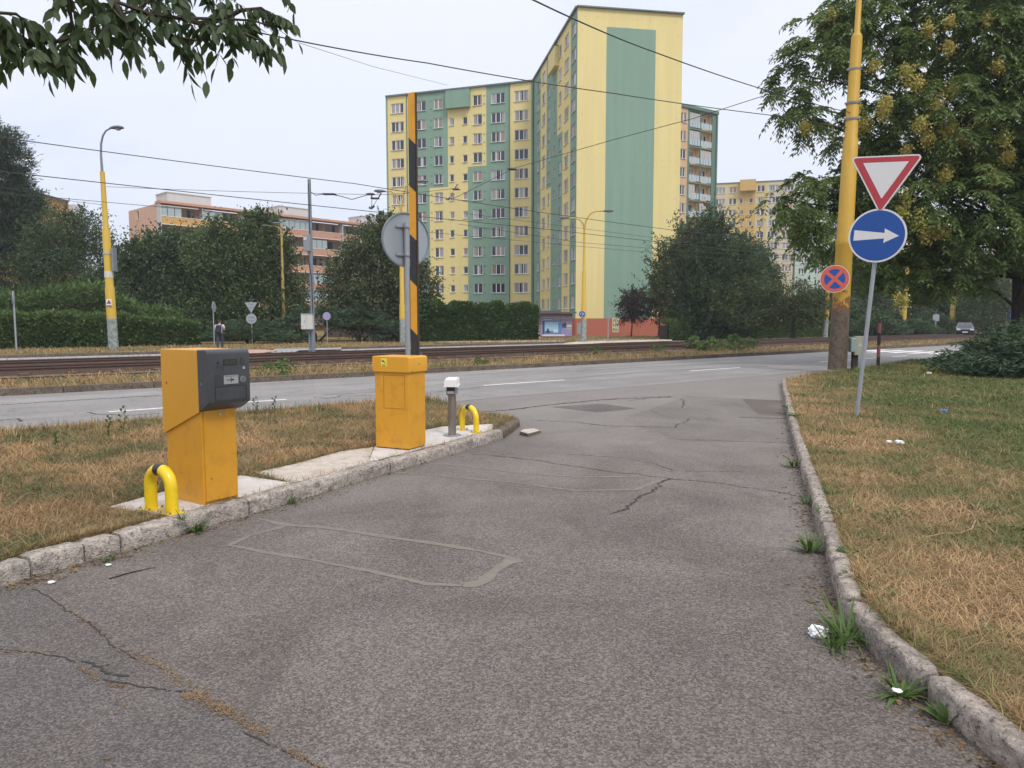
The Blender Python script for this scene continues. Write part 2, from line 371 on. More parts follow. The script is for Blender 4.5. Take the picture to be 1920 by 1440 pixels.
def plaster(name, c, var=.06):
    m, nt, out, co = newmat(name)
    n = noise(nt, co, .12, 5, .6); st = noise(nt, scaled(nt, co, (1.5, 1.5, .08)), 1., 5, .6)
    col = mix(nt, n, [x * (1 - var) for x in c], [min(1, x * (1 + var)) for x in c])
    col = mix(nt, 1., col, ramp(nt, st, [(.3, .93), (.7, 1.03)]), 'MULTIPLY')
    pz = node(nt, 'ShaderNodeTexBrick', {'Vector': node(nt, 'ShaderNodeMapping', {'Vector': co, 'Rotation': (R(90), 0, 0)}).outputs[0], 'Color1': (1, 1, 1, 1), 'Color2': (1, 1, 1, 1), 'Mortar': (.965, .965, .965, 1), 'Scale': 1., 'Mortar Size': .02, 'Brick Width': 3.0, 'Row Height': 2.655}, offset=0).outputs[0]
    col = mix(nt, 1., col, pz, 'MULTIPLY')
    finish(nt, out, col, .9, noise(nt, co, 30, 3), .15, .01, spec=.2)
    return m
M['yel'] = plaster('plaster_yellow', (.73, .61, .285))
M['grn'] = plaster('plaster_green', (.225, .34, .268))
M['grnd'] = plaster('plaster_green_dark', (.13, .20, .155))
M['red'] = plaster('plaster_red', (.42, .145, .095))
M['peach'] = plaster('plaster_peach', (.60, .40, .24))
M['peachin'] = pmat('loggia_peach', (.74, .56, .38), .9, .05, 2)
M['trim'] = pmat('trim_bluegrey', (.12, .16, .17), .6, .1, 2)
M['glass'] = glassmat('window_glass')
M['winframe'] = pmat('window_white', (.74, .75, .76), .4, .04, 4)
M['reveal'] = pmat('reveal_grey', (.40, .40, .38), .8, .08, 2)
M['lg'] = pmat('loggia_glass', (.44, .42, .40), .12, .2, 1.5, spec=.6)
M['railglass'] = pmat('balcony_glass', (.40, .47, .50), .12, .12, 1.2, spec=.7)
M['salmon'] = plaster('plaster_salmon', (.56, .31, .22))
M['salmon2'] = plaster('plaster_salmon_pale', (.62, .42, .32))
M['ochre'] = plaster('plaster_ochre', (.55, .37, .14))
M['orangep'] = plaster('plaster_orange', (.58, .35, .13))
M['cream'] = plaster('plaster_cream', (.58, .50, .36))
M['cream2'] = plaster('plaster_straw', (.60, .48, .22))
M['mint'] = plaster('plaster_mint', (.42, .52, .44))
M['pinkp'] = plaster('plaster_pink', (.58, .44, .40))
M['whitep'] = plaster('plaster_white', (.55, .56, .57))
M['garage'] = pmat('old_wood', (.13, .095, .07), .9, .3, 2, dirt=(.22, .17, .13), damt=.6)
M['roofgrey'] = pmat('roof_sheet', (.36, .36, .37), .6, .15, 2)
M['skin'] = pmat('skin', (.45, .24, .16), .6, .06, 8)
M['hair'] = pmat('hair_dark', (.025, .017, .012), .7, .2, 40)
M['shirt'] = pmat('shirt_pale_print', (.48, .53, .62), .85, .2, 9, dirt=(.16, .20, .30), damt=.9, dscale=12)
M['navy'] = pmat('backpack_navy', (.018, .022, .038), .75, .2, 9)
M['jeans'] = pmat('jeans_dark', (.035, .045, .075), .85, .25, 9)
M['shoe'] = pmat('shoe_grey', (.08, .08, .09), .7, .2, 9)
M['carpaint'] = pmat('dark_car_paint', (.022, .022, .027), .25, .05, 3, metal=.2, coat=.5)
M['carglass'] = pmat('car_glass', (.02, .025, .03), .05, .05, 3, spec=.8)
M['rubber'] = pmat('rubber', (.02, .02, .021), .85, .2, 9)
M['paper'] = pmat('paper_white', (.78, .78, .77), .9, .05, 9, bump=.6, bscale=40)
M['twig'] = pmat('dry_twig', (.36, .25, .16), .9, .2, 20)
M['dleaf'] = leafmat('dry_leaf', (.11, .062, .035), (.32, .21, .11), 5)
M['adblue'] = pmat('poster_blue', (.10, .24, .55), .5, .2, 2)
M['adlight'] = pmat('poster_light', (.36, .56, .76), .5, .15, 2)
M['adviolet'] = pmat('poster_violet', (.30, .27, .46), .5, .12, 2)
M['addark'] = pmat('poster_dark', (.05, .06, .12), .5, .2, 2)
M['stickery'] = pmat('sticker_yellow', (.75, .66, .08), .4, .04, 4)
M['redbrown'] = pmat('marker_red', (.20, .06, .05), .6, .2, 6)

# ------------------------------------------------------------------ ground, roads, tracks
VZ = .12
sheet('ground', [(-1500, -400), (1500, -400), (1500, 3000), (-1500, 3000)], -.035, M['ground'], 'dry grassy city ground reaching to the horizon', 'ground')
LK = [G(*q) for q in [(0, 1103), (60, 1083), (160, 1054), (230, 1036), (350, 1000), (470, 965), (600, 926), (733, 885), (845, 853), (945, 822), (975, 800)]]
d0 = (LK[0] - LK[3]).normalized()
LK = [LK[0] + d0 * 9, LK[0] + d0 * 2.4, LK[0] + d0 * 1.2] + LK
RK = [G(*q) for q in [(1880, 1440), (1750, 1330), (1640, 1230), (1575, 1150), (1560, 1090), (1530, 980), (1515, 930), (1500, 880), (1489, 840), (1480, 800), (1473, 767), (1468, 740), (1465, 720)]]
RK = [Vector((1.93, -4, 0)), Vector((1.9, .5, 0)), Vector((1.88, 1.7, 0))] + RK
RE = [Vector((7.9, 20.6, 0)), Vector((9.1, 21.9, 0)), Vector((11.2, 24.0, 0)), Vector((13.2, 26.4, 0)), Vector((15.8, 29.4, 0)), ST(45, 12.75), ST(180, 12.75)]
sheet('access_road', [(-14, -6), (1.93, -6)] + [(p.x + .03, p.y) for p in RK[1:]] + [(p.x, p.y) for p in RE[:5]] + [ST(31, 13.2).xy, ST(-2, 13.2).xy, (-9, 4)], 0., M['asphalt'], 'grey worn asphalt of the car park access lane', 'road')
sheet('main_road', [ST(-90, 12.75).xy, ST(180, 12.75).xy, ST(180, 20.25).xy, ST(-90, 20.25).xy], .004, M['road'], 'pale grey two lane road running past the access lane', 'road')
sheet('far_road', [ST(-90, 35.6).xy, ST(180, 35.6).xy, ST(180, 41).xy, ST(-90, 41).xy], .0, M['road2'], 'pale grey far carriageway beyond the tram tracks', 'road')
sheet('median_verge', [ST(-90, 20.4).xy, ST(180, 20.4).xy, ST(180, 35.5).xy, ST(-90, 35.5).xy], .10, M['verge'], 'dry grass verge between carriageways around the tram tracks', 'verge')
sheet('far_verge', [ST(-90, 41.15).xy, ST(180, 41.15).xy, ST(180, 150).xy, ST(-90, 150).xy], .10, M['ground'], 'dry grass beyond the far carriageway under hedges and trees', 'verge')
def kerbbar(name, t0, t1, h, label):
    mb = MB(); 
    for i in range(90): 
        a = ST(-60 + i * 2.0, (t0 + t1) / 2); a.z = h / 2 - .02 + random.uniform(-.012, .008)
        mb.box(a, (1.985, abs(t1 - t0), h + .04), 0, Matrix.Rotation(RA + random.uniform(-.004, .004), 3, 'Z'))
    tag(mb.build(name, M['kerb_dark']), label, 'kerb', kind='structure')
kerbbar('median_kerb', 20.25, 20.42, .16, 'dark weathered kerb along the grass median of the main road')
kerbbar('far_kerb', 41.0, 41.15, .14, 'dark kerb along the outer side of the far carriageway')
# painted lane markings
mb = MB()
for s0, s1 in [(3.0, 6.45), (11.85, 14.8), (20.7, 23.7), (29.5, 32.5), (-6, -3)]:
    mb.add([ST(s0, 15.34, .008), ST(s1, 15.34, .008), ST(s1, 15.46, .008), ST(s0, 15.46, .008)], [(0, 1, 2, 3)])
for i in range(7):
    t = 13.2 + i * 1.0
    mb.add([ST(41, t, .008), ST(45, t, .008), ST(45, t + .5, .008), ST(41, t + .5, .008)], [(0, 1, 2, 3)])
for s0 in (33.5, 36.5):
    mb.add([ST(s0, 15.4, .008), ST(s0 + 1.6, 15.4, .008), ST(s0 + 1.6, 15.55, .008), ST(s0, 15.55, .008)], [(0, 1, 2, 3)])
tag(mb.build('road_marking', M['paint']), 'worn white lane dashes and crossing stripes on the main road', 'marking', kind='structure')

# asphalt repairs, sealed joints and cracks on the access lane
def patch(px, mat, z, label, jit=0):
    sheet('asphalt_patch', [G(*q).xy for q in px], z, M[mat], label, 'road patch')
patch([(1034, 763), (1129, 757), (1193, 766), (1120, 773)], 'asphalt_dark', .0034, 'dark lozenge of fresh asphalt at the mouth of the lane')
patch([(1168, 785), (1290, 742), (1392, 748), (1420, 776), (1477, 782), (1484, 830), (1300, 826), (1258, 822)], 'asphalt_smooth', .0012, 'smooth pale grey asphalt repair in the mouth of the lane')
patch([(1391, 748), (1466, 751), (1476, 781), (1421, 777), (1411, 768)], 'asphalt_brown', .0024, 'brownish asphalt patch beside the grass corner kerb')
patch([(-700, 1210), (0, 1108), (70, 1105), (150, 1165), (250, 1232), (310, 1258), (365, 1296), (430, 1337), (520, 1397), (600, 1440), (800, 1560), (-900, 1560)], 'asphalt_dark', .0008, 'darker older asphalt below the long crack')
def ribbon(mb, px, wid, z, jit=.35, step=.05, m=0, gaps=0.):
    P = [G(*q) for q in px]; pts = []; z = .0012 + (z - .004) * .35
    for a, b in zip(P, P[1:]):
        n = max(1, int((b - a).length / step))
        pts += [a.lerp(b, i / n) for i in range(n)]
    pts.append(P[-1]); L, Rr = [], []; off = 0.; ph = random.uniform(0, 9); ww0 = 1.
    for i, p in enumerate(pts):
        t = (pts[min(i + 1, len(pts) - 1)] - pts[max(i - 1, 0)]).normalized(); nn = Vector((-t.y, t.x, 0))
        off = off * .8 + random.gauss(0, .5 * jit * min(wid, .03)); ww0 = ww0 * .7 + .3 * random.uniform(.1, 1.7)
        ww = wid * .5 * ww0 * (1 if 0 < i < len(pts) - 1 else .1)
        c = p + nn * (off + .012 * jit * sin(i * step * 9 + ph) + .02 * jit * sin(i * step * 3.1 + ph)); L.append(c + nn * ww * random.uniform(.75, 1.2)); Rr.append(c - nn * ww * random.uniform(.75, 1.2))
    vs = [Vector((q.x, q.y, z)) for pr in zip(L, Rr) for q in pr]
    mb.add(vs, [(2 * i, 2 * i + 2, 2 * i + 3, 2 * i + 1) for i in range(len(pts) - 1) if random.random() >= gaps], m)
def dcrack(mb, px, wid, z, jit=.6): ribbon(mb, px, wid, z, jit, .018, 0, .06)
mb = MB()
ribbon(mb, [(480, 972), (540, 985), (600, 988), (700, 1003), (830, 1022), (900, 1034), (965, 1047)], .075, .0075, .1)
ribbon(mb, [(967, 1046), (930, 1068), (905, 1090), (868, 1101)], .11, .0082, .1)
ribbon(mb, [(872, 1100), (800, 1095), (690, 1070), (570, 1048), (500, 1036), (425, 1022)], .06, .0078, .1)
ribbon(mb, [(425, 1024), (470, 1004), (540, 985)], .07, .0072, .1)
ribbon(mb, [(690, 882), (800, 890), (960, 905), (1080, 920), (1190, 918), (1240, 900)], .06, .0078, .1)
ribbon(mb, [(800, 868), (880, 876), (990, 888), (1100, 895), (1225, 893)], .05, .0074, .1)
tag(mb.build('sealed_joint', M['sealant']), 'tan sealed saw cuts of the detector loops in the lane', 'sealed joint', kind='structure')
mb = MB()
dcrack(mb, [(880, 852), (960, 858), (1060, 872), (1180, 889), (1255, 898), (1360, 908), (1480, 925), (1500, 932)], 0.0158, .0105, 1.)
dcrack(mb, [(1255, 898), (1220, 925), (1180, 945), (1150, 965)], 0.0252, .0102, 1.)
dcrack(mb, [(990, 788), (1080, 792), (1150, 799), (1205, 800), (1265, 802), (1290, 785)], 0.0216, .0112, 1.)
dcrack(mb, [(1060, 852), (1160, 858), (1230, 870), (1265, 882), (1400, 886)], 0.0115, .0108, 1.)
dcrack(mb, [(1250, 823), (1340, 826), (1484, 831)], 0.0144, .0115, 1.)
dcrack(mb, [(840, 778), (960, 768), (1100, 752), (1200, 744), (1290, 742)], 0.0216, .0118, 1.)
dcrack(mb, [(1180, 752), (1240, 744), (1281, 748), (1282, 765)], 0.0216, .0121, 1.)
dcrack(mb, [(1385, 782), (1440, 785), (1478, 785)], 0.0432, .0122, 1.)
dcrack(mb, [(140, 1243), (160, 1258), (182, 1264), (215, 1265), (240, 1270)], 0.0158, .0124, 1.)
dcrack(mb, [(182, 1280), (250, 1291), (300, 1293), (350, 1300)], 0.0101, .0126, 1.)
dcrack(mb, [(-20, 1212), (60, 1218), (120, 1232), (142, 1246)], 0.0086, .0128, 1.)
dcrack(mb, [(470, 1366), (520, 1397), (560, 1420), (620, 1455)], 0.0086, .013, 1.)
dcrack(mb, [(60, 1105), (150, 1165), (215, 1205), (262, 1236)], 0.0072, .0132, 1.)
for px in ([(812, 736), (900, 726), (1000, 716), (1110, 706), (1260, 694), (1440, 687)], [(850, 777), (950, 769), (1050, 757), (1130, 750), (1260, 744)], [(160, 774), (190, 778), (250, 779), (300, 776)], [(0, 760), (120, 752), (300, 742)], [(600, 741), (720, 735), (800, 731)], [(1000, 700), (1180, 690), (1420, 679)], [(0, 789), (35, 785), (45, 791)], [(590, 745), (615, 748), (640, 742), (700, 741)]):
    dcrack(mb, px, .045, .022, .8)
tag(mb.build('road_crack', M['crack']), 'dark ragged cracks across the access lane', 'crack', kind='structure')
DEB = [([(130, 1145), (190, 1190), (215, 1203), (250, 1230), (300, 1250), (330, 1275), (362, 1290)], .011, 230), ([(366, 1292), (385, 1315), (425, 1337), (455, 1355), (480, 1372), (500, 1380)], .017, 380), ([(144, 1250), (165, 1262), (182, 1270), (180, 1282)], .010, 90), ([(195, 1285), (235, 1290)], .008, 60), ([(540, 1410), (580, 1432), (605, 1447)], .010, 90), ([(-30, 1222), (20, 1224), (70, 1222), (95, 1224)], .009, 60), ([(262, 1236), (350, 1296), (430, 1340)], .03, 160), ([(380, 1296), (372, 1318)], .012, 100), ([(345, 1305), (358, 1310)], .008, 120)]
mb = MB()
for px, wd_, n_ in DEB:
    P = [G(*q) for q in px]; ls_ = [(b_ - a_).length for a_, b_ in zip(P, P[1:])]; tot = sum(ls_)
    cl_ = [random.uniform(0, tot) for _ in range(9)]
    for _ in range(n_):
        q = (random.choice(cl_) + random.gauss(0, tot * .06)) % tot if random.random() < .6 else random.uniform(0, tot); i = 0
        while i < len(ls_) - 1 and q > ls_[i]: q -= ls_[i]; i += 1
        c = P[i].lerp(P[i + 1], q / ls_[i]) + Vector((random.gauss(0, wd_), random.gauss(0, wd_), random.uniform(.002, .007)))
        a_ = random.uniform(0, pi); l_ = random.uniform(.004, .022); w2 = random.uniform(.0008, .003); d_ = Vector((cos(a_) * l_, sin(a_) * l_, random.uniform(0, .004))); n2 = Vector((-sin(a_), cos(a_), 0)) * w2
        mb.add([c - n2, c + n2, c + d_ + n2, c + d_ - n2], [(0, 1, 2, 3)])
tag(mb.build('dry_debris', M['dleaf'], recalc=False), 'dry brown needles packed into the long crack', 'debris', kind='stuff')

# left island, right verge, concrete pad
def inset(P, d):
    out = []
    for i, p in enumerate(P):
        t = (P[min(i + 1, len(P) - 1)] - P[max(i - 1, 0)]).normalized(); out.append(p + Vector((-t.y, t.x, 0)) * d)
    return out
LIN = inset(LK, .1); RIN = inset(RK, -.08)
ISL = [p.xy for p in LIN] + [(.05, 12.2), (-.5, 12.6), ST(8.3, 12.35).xy, ST(7, 12.7).xy, ST(3, 12.72).xy, ST(-1, 12.72).xy, ST(-12, 12.72).xy]
sheet('island_verge', ISL, VZ, M['verge'], 'dry brown grass island between access lane and main road', 'verge', thick=.2)
RV = [p.xy for p in RIN] + [p.xy for p in RE] + [(160, -4)]
sheet('corner_verge', RV, VZ, M['vergeR'], 'patchy green and straw coloured grass of the road corner', 'verge', thick=.2)
LBK = inset(LK, .178)
def lbk(i0, i1): return [(p.x, p.y) for p in LBK[i0:i1]]
def kpt(i, f): p = LBK[i].lerp(LBK[i + 1], f); return (p.x, p.y)
def padxy(px): return [tuple(G(u, v, .125).xy) for u, v in px]
PADS = [padxy([(205, 951), (330, 916), (452, 892), (546, 906)]) + [kpt(8, .35)] + [tuple(LBK[8]), kpt(7, .1), kpt(6, .95)],
        padxy([(702, 838), (770, 812), (830, 800), (925, 795)]) + [tuple(LBK[12].xy), tuple(LBK[11].xy), kpt(10, .1), kpt(9, .85)],
        padxy([(478, 886), (560, 868), (640, 846), (700, 838)]) + [kpt(9, .85), kpt(9, .2), kpt(8, .37)] + padxy([(548, 905)])]
PADS = [[q[:2] for q in P] for P in PADS]
mb = MB()
for P2, zz_, m in zip(PADS, (.132, .130, .1275), (0, 0, 1)):
    P = [Vector((*q, zz_)) for q in P2]
    mb.prism([p - Vector((0, 0, .1)) for p in P], (0, 0, .1), m)
tag(mb.build('concrete_pad', [M['concrete'], M['concrete2']], bevel=.006), 'pale concrete pads behind the kerb under machine and barrier', 'pavement', kind='structure')

def kerbstones(name, P, w_, h_, side, joints, mat, label, jit=.007):
    """stones between consecutive arc lengths of the polyline P (front foot), body on `side`"""
    acc = [0.]
    for a, b in zip(P, P[1:]): acc.append(acc[-1] + (b - a).length)
    def at(s):
        for i in range(len(P) - 1):
            if s <= acc[i + 1] or i == len(P) - 2:
                f = (s - acc[i]) / max(1e-6, acc[i + 1] - acc[i]); return P[i].lerp(P[i + 1], f), (P[i + 1] - P[i]).normalized()
    mb = MB(); V = []
    def sm(s):
        p0, t0 = at(max(0, s - .12)); p1, t1 = at(min(acc[-1], s + .12)); return at(s)[0], (t0 + t1).normalized()
    if joints is None:
        joints = [0.]
        while joints[-1] < acc[-1] - 1.2: joints.append(joints[-1] + random.uniform(.8, 1.02))
        joints.append(acc[-1])
    for j0, j1 in zip(joints, joints[1:]):
        n = max(4, int((j1 - j0) / .05)); dh = random.uniform(-.012, .012); dy = random.uniform(-.008, .008)
        prof = [(.004, -.03), (0., .03), (0., h_ * .55), (.004, h_ * .86), (.02, h_ * .985), (w_ * .35, h_ + .002), (w_ * .7, h_), (w_ - .012, h_ - .004), (w_, h_ * .8), (w_, -.03)]
        o = len(mb.v); k = len(prof)
        for i in range(n + 1):
            s = j0 + .008 + (j1 - j0 - .016) * i / n
            p, t = sm(s); nn = Vector((-t.y, t.x, 0)) * side
            end = 1 if 0 < i < n else .0
            for a, z in prof:
                r_ = jit * (1 if z > .02 else .3)
                e = 0 if end else .012
                aa = a + random.uniform(-r_, r_) + dy + (e if a < w_ / 2 else -e); zz_ = z + random.uniform(-r_, r_) * .8 + (dh - e if z > .02 else 0)
                q = p + nn * aa; mb.v.append((q.x, q.y, zz_))
        for i in range(n):
            for c in range(k - 1):
                mb.f.append((o + i * k + c, o + i * k + c + 1, o + (i + 1) * k + c + 1, o + (i + 1) * k + c)); mb.m.append(0)
        mb.f.append(tuple(o + c for c in range(k))); mb.f.append(tuple(o + n * k + c for c in range(k - 1, -1, -1))); mb.m += [0, 0]
    return tag(mb.build(name, mat, smooth=50), label, 'kerb', kind='structure')
def arcs(P, idx):
    acc = [0.]
    for a, b in zip(P, P[1:]): acc.append(acc[-1] + (b - a).length)
    return [acc[i] for i in idx]
jl = arcs(LK[:14], [1, 2, 3, 4, 5, 6, 8, 10, 11, 12])
kerbstones('island_kerb', LK[:13], .17, .135, 1, jl, M['kerb'], 'rough pale kerb stones edging the grass island')
kerbstones('island_kerb', LK[12:14] + [Vector((.1, 12.15, 0)), Vector((-.35, 12.5, 0))], .17, .13, 1, None, M['kerb_dark'], 'dark tilted end stones of the island kerb')
M['kerb_brown'] = stonemat('kerb_brown', (.19, .16, .14), (.48, .41, .35))
kerbstones('corner_kerb', RK, .115, .135, -1, None, M['kerb_brown'], 'rough pale kerb stones edging the grass corner')
mb = MB(); mb.add([G(u, v, .03) + Vector((0, 0, random.uniform(0, .03))) for u, v in [(975, 812), (990, 816), (1012, 809), (1000, 804), (982, 806)]] + [G(u, v, 0) for u, v in [(974, 814), (990, 818), (1015, 810), (1001, 803), (981, 805)]], [(0, 1, 2, 3, 4)] + [(i, (i + 1) % 5, 5 + (i + 1) % 5, 5 + i) for i in range(5)])
tag(mb.build('broken_slab', M['concrete2']), 'flat broken piece of pale concrete beside the island kerb end', 'slab')

# tram tracks
def trackbed():
    P = [ST(-90, 24.6).xy, ST(180, 24.6).xy, ST(180, 32.2).xy, ST(-90, 32.2).xy]
    sheet('track_bed', P, .13, M['ballast'], 'dark rusty ballast under the tram tracks', 'track bed')
trackbed()
RAILP = [(-.075, 0), (.075, 0), (.075, .02), (.016, .04), (.016, .13), (.036, .145), (.036, .185), (-.036, .185), (-.036, .145), (-.016, .13), (-.016, .04), (-.075, .02)]
for tt, lab in ((25.6, 'rusty tram track nearer the main road'), (29.6, 'rusty tram track nearer the far carriageway')):
    tr = thing('tram_track', lab, 'tram track', ST(0, tt, .13), RA, 'tram tracks along the median')
    sl_ = MB()
    for i in range(130): sl_.box((-50 + i * 1.2, .72, .02), (.25, 2.3, .08), 0)
    sl_.build('sleeper', M['ballast'], tr)
    for y in (0, 1.435):
        mb = MB(); mb.prism([(-70, y + a, z + .03) for a, z in RAILP], (230, 0, 0)); mb.build('rail', M['rail'], tr)
        mb = MB(); mb.prism([(-70, y + a * (1 if y else 1), z) for a, z in [(-.12, -.02), (-.06, -.02), (-.06, .12), (-.12, .12)]], (230, 0, 0)); mb.build('guard_strip', M['ballast'], tr)
# side street and paths across the far carriageway
sheet('side_road', [G(u, v, .11).xy for u, v in [(430, 671), (640, 670), (600, 666), (545, 662.5), (562, 657), (640, 655), (640, 651), (520, 652.5), (512, 656), (520, 659), (490, 664), (440, 667)]], .112, M['road2'], 'pale side street joining the far carriageway', 'road')
sheet('red_path', [G(u, v, .11).xy for u, v in [(430, 655), (500, 655.5), (516, 657), (515, 659), (488, 662), (430, 663)]], .114, M['redpave'], 'reddish paved corner by the side street', 'pavement')
sheet('pavement', [G(u, v, .11).xy for u, v in [(1045, 649), (1130, 643), (1260, 639), (1260, 635), (1130, 637.5), (1085, 640), (1060, 643)]], .112, M['paving'], 'pale pavement in front of the red plinth', 'pavement')
sheet('path', [G(u, v, .11).xy for u, v in [(820, 642), (1000, 640.5), (1060, 640), (1060, 638), (1000, 638.5), (820, 640)]], .111, M['paving'], 'narrow pale footpath along the ivy wall', 'path')

# ------------------------------------------------------------------ grass blades
def inpoly(P, X, Y):
    ins = np.zeros(len(X), bool); n = len(P)
    for i in range(n):
        x0, y0 = P[i][0], P[i][1]; x1, y1 = P[(i + 1) % n][0], P[(i + 1) % n][1]
        c = ((y0 > Y) != (y1 > Y))
        with np.errstate(divide='ignore', invalid='ignore'): xi = (x1 - x0) * (Y - y0) / (y1 - y0) + x0
        ins ^= c & (X < xi)
    return ins
def blades(name, X, Y, z0, L, wd, lean, mat, label):
    n = len(X); a = rng.uniform(0, 2 * pi, n); la = rng.uniform(0, 2 * pi, n)
    L = L * rng.uniform(.5, 1.4, n); ln = np.clip(rng.normal(lean, .3, n), .05, 1.45)
    dx, dy = np.cos(la) * np.sin(ln), np.sin(la) * np.sin(ln); dz = np.cos(ln)
    b = np.stack([X, Y, np.full(n, z0)], 1)
    sd = np.stack([-np.sin(la), np.cos(la), np.zeros(n)], 1) * (wd * rng.uniform(.6, 1.3, n))[:, None] * .5
    d = np.stack([dx, dy, dz], 1); mid = b + d * (L * .55)[:, None]
    d2 = np.stack([dx * 1.35, dy * 1.35, dz * .55], 1); tip = mid + d2 * (L * .5)[:, None]
    V = np.stack([b - sd, b + sd, mid + sd * .8, mid - sd * .8, tip + sd * .15, tip - sd * .15], 1)
    Fq = (np.arange(n)[:, None] * 6 + np.array([[0, 1, 2, 3, 3, 2, 4, 5]])).reshape(-1, 4)
    return tag(arr_mesh(name, V, Fq, mat), label, 'grass', kind='stuff')
def scatter(P, n, focus=None, power=1.4):
    xs = [p[0] for p in P]; ys = [p[1] for p in P]; X = []; Y = []; c = 0
    while c < n:
        x = rng.uniform(max(min(xs), -40), min(max(xs), 45), 400000); y = rng.uniform(max(min(ys), 0), min(max(ys), 45), 400000)
        d = np.hypot(x, y); keep = rng.uniform(0, 1, len(x)) < np.minimum(1, (3.2 / np.maximum(d, 1)) ** power)
        keep &= np.abs(x) < y * .75 + 1.2
        x, y = x[keep], y[keep]; k = inpoly(P, x, y); X.append(x[k]); Y.append(y[k]); c += k.sum()
    return np.concatenate(X)[:n], np.concatenate(Y)[:n]
padP = PADS
ISLG = [p.xy for p in inset(LK, .16)] + [tuple(q) for q in ISL[len(LIN):]]
X, Y = scatter(ISLG, 170000)
k = np.ones(len(X), bool)
for P in padP: k &= ~inpoly(P, X, Y)
dd = np.hypot(X[k], Y[k])
blades('island_grass', X[k], Y[k], VZ, .075 + .003 * dd, .0012 + .0005 * dd, 1.18, M['blade'], 'dry straw coloured grass covering the island')
X, Y = scatter([p.xy for p in inset(RK, -.13)] + [p.xy for p in RE] + [(60, 3)], 330000)
dd = np.hypot(X, Y)
blades('corner_grass', X, Y, VZ, .075 + .0015 * dd, .0011 + .00045 * dd, 1.18, M['bladeR'], 'patchy green and dry grass covering the road corner')
# long pale straws lying on the turf, and blades hanging over the kerb stones
def straw(P, n, name, label, mat, excl=()):
    X, Y = scatter(P, n); k = np.ones(len(X), bool)
    for q in excl: k &= ~inpoly(q, X, Y)
    dd = np.hypot(X[k], Y[k]); blades(name, X[k], Y[k], VZ + .012, .13 + .004 * dd, .0016 + .0004 * dd, 1.38, mat, label)
M['straw'] = blade('pale_straw', (.46, .33, .19), (.32, .22, .11), .9, .5)
straw(ISLG, 9000, 'island_straw', 'long pale straws lying on the island turf', M['straw'], padP)
straw([p.xy for p in inset(RK, -.13)] + [p.xy for p in RE] + [(60, 3)], 8000, 'corner_straw', 'long pale straws lying on the corner turf', M['straw'])
ex, ey = [], []
for P_, sd_, n_ in ((inset(RK, -.15), 1, 9000), (inset(LK[:9], .19), -1, 3500)):
    for i in range(n_):
        k = int(random.random() ** 1.5 * (len(P_) - 2)) + 1 if sd_ > 0 else random.randrange(len(P_) - 1)
        p = P_[k].lerp(P_[k + 1], random.random()) if k + 1 < len(P_) else P_[k]
        c = .5 + .5 * sin(p.y * 7.3 + 1.7 * sin(p.y * 2.9)); t_ = random.gauss(0, .03)
        if random.random() < c: ex.append(p.x + t_); ey.append(p.y + t_ * .3)
ex, ey = np.array(ex), np.array(ey); kk = np.ones(len(ex), bool)
for q in padP: kk &= ~inpoly(q, ex, ey)
blades('kerb_fringe', ex[kk], ey[kk], VZ + .005, .085, .0035, .75, M['bladeR'], 'ragged grass leaning over the backs of the kerb stones')
# longer seeding grass along the island's road side and the verge edges
n = 5000; s = rng.uniform(-3, 8.3, n); t = 12.55 - np.abs(rng.normal(0, .35, n)); P = [ST(a, b) for a, b in zip(s, t)]
blades('tall_grass', np.array([p.x for p in P]), np.array([p.y for p in P]), VZ, .17, .007, .45, M['blade'], 'taller ragged grass along the road edge of the island')
n = 26000; s = rng.uniform(-8, 70, n); t = np.where(rng.uniform(0, 1, n) < .5, rng.uniform(20.5, 24.6, n), np.where(rng.uniform(0, 1, n) < .5, rng.uniform(32.2, 35.4, n), rng.uniform(24.6, 32.4, n)))
k = (rng.uniform(0, 1, n) < np.where((t > 24.6) & (t < 32.2), .25, 1.)); P = [ST(a, b) for a, b in zip(s[k], t[k])]
blades('median_grass', np.array([p.x for p in P]), np.array([p.y for p in P]), .10, .20, .022, .7, M['blade'], 'dry scruffy grass along the tram tracks')
n = 16000; s = rng.uniform(-6, 75, n); t = rng.uniform(41.3, 52, n); P = [ST(a, b) for a, b in zip(s, t)]
blades('far_grass', np.array([p.x for p in P]), np.array([p.y for p in P]), .10, .18, .03, .8, M['blade'], 'dry grass before the hedges beyond the far carriageway')
n = 2500; i = rng.integers(0, len(RE) - 3, n); f = rng.uniform(0, 1, n)
P = [RE[a].lerp(RE[a + 1], b) + Vector((abs(random.gauss(0, .3)), -abs(random.gauss(0, .3)), 0)) for a, b in zip(i, f)]
blades('corner_tall_grass', np.array([p.x for p in P]), np.array([p.y for p in P]), VZ, .16, .01, .45, M['bladeR'], 'ragged taller grass where the corner meets the main road')

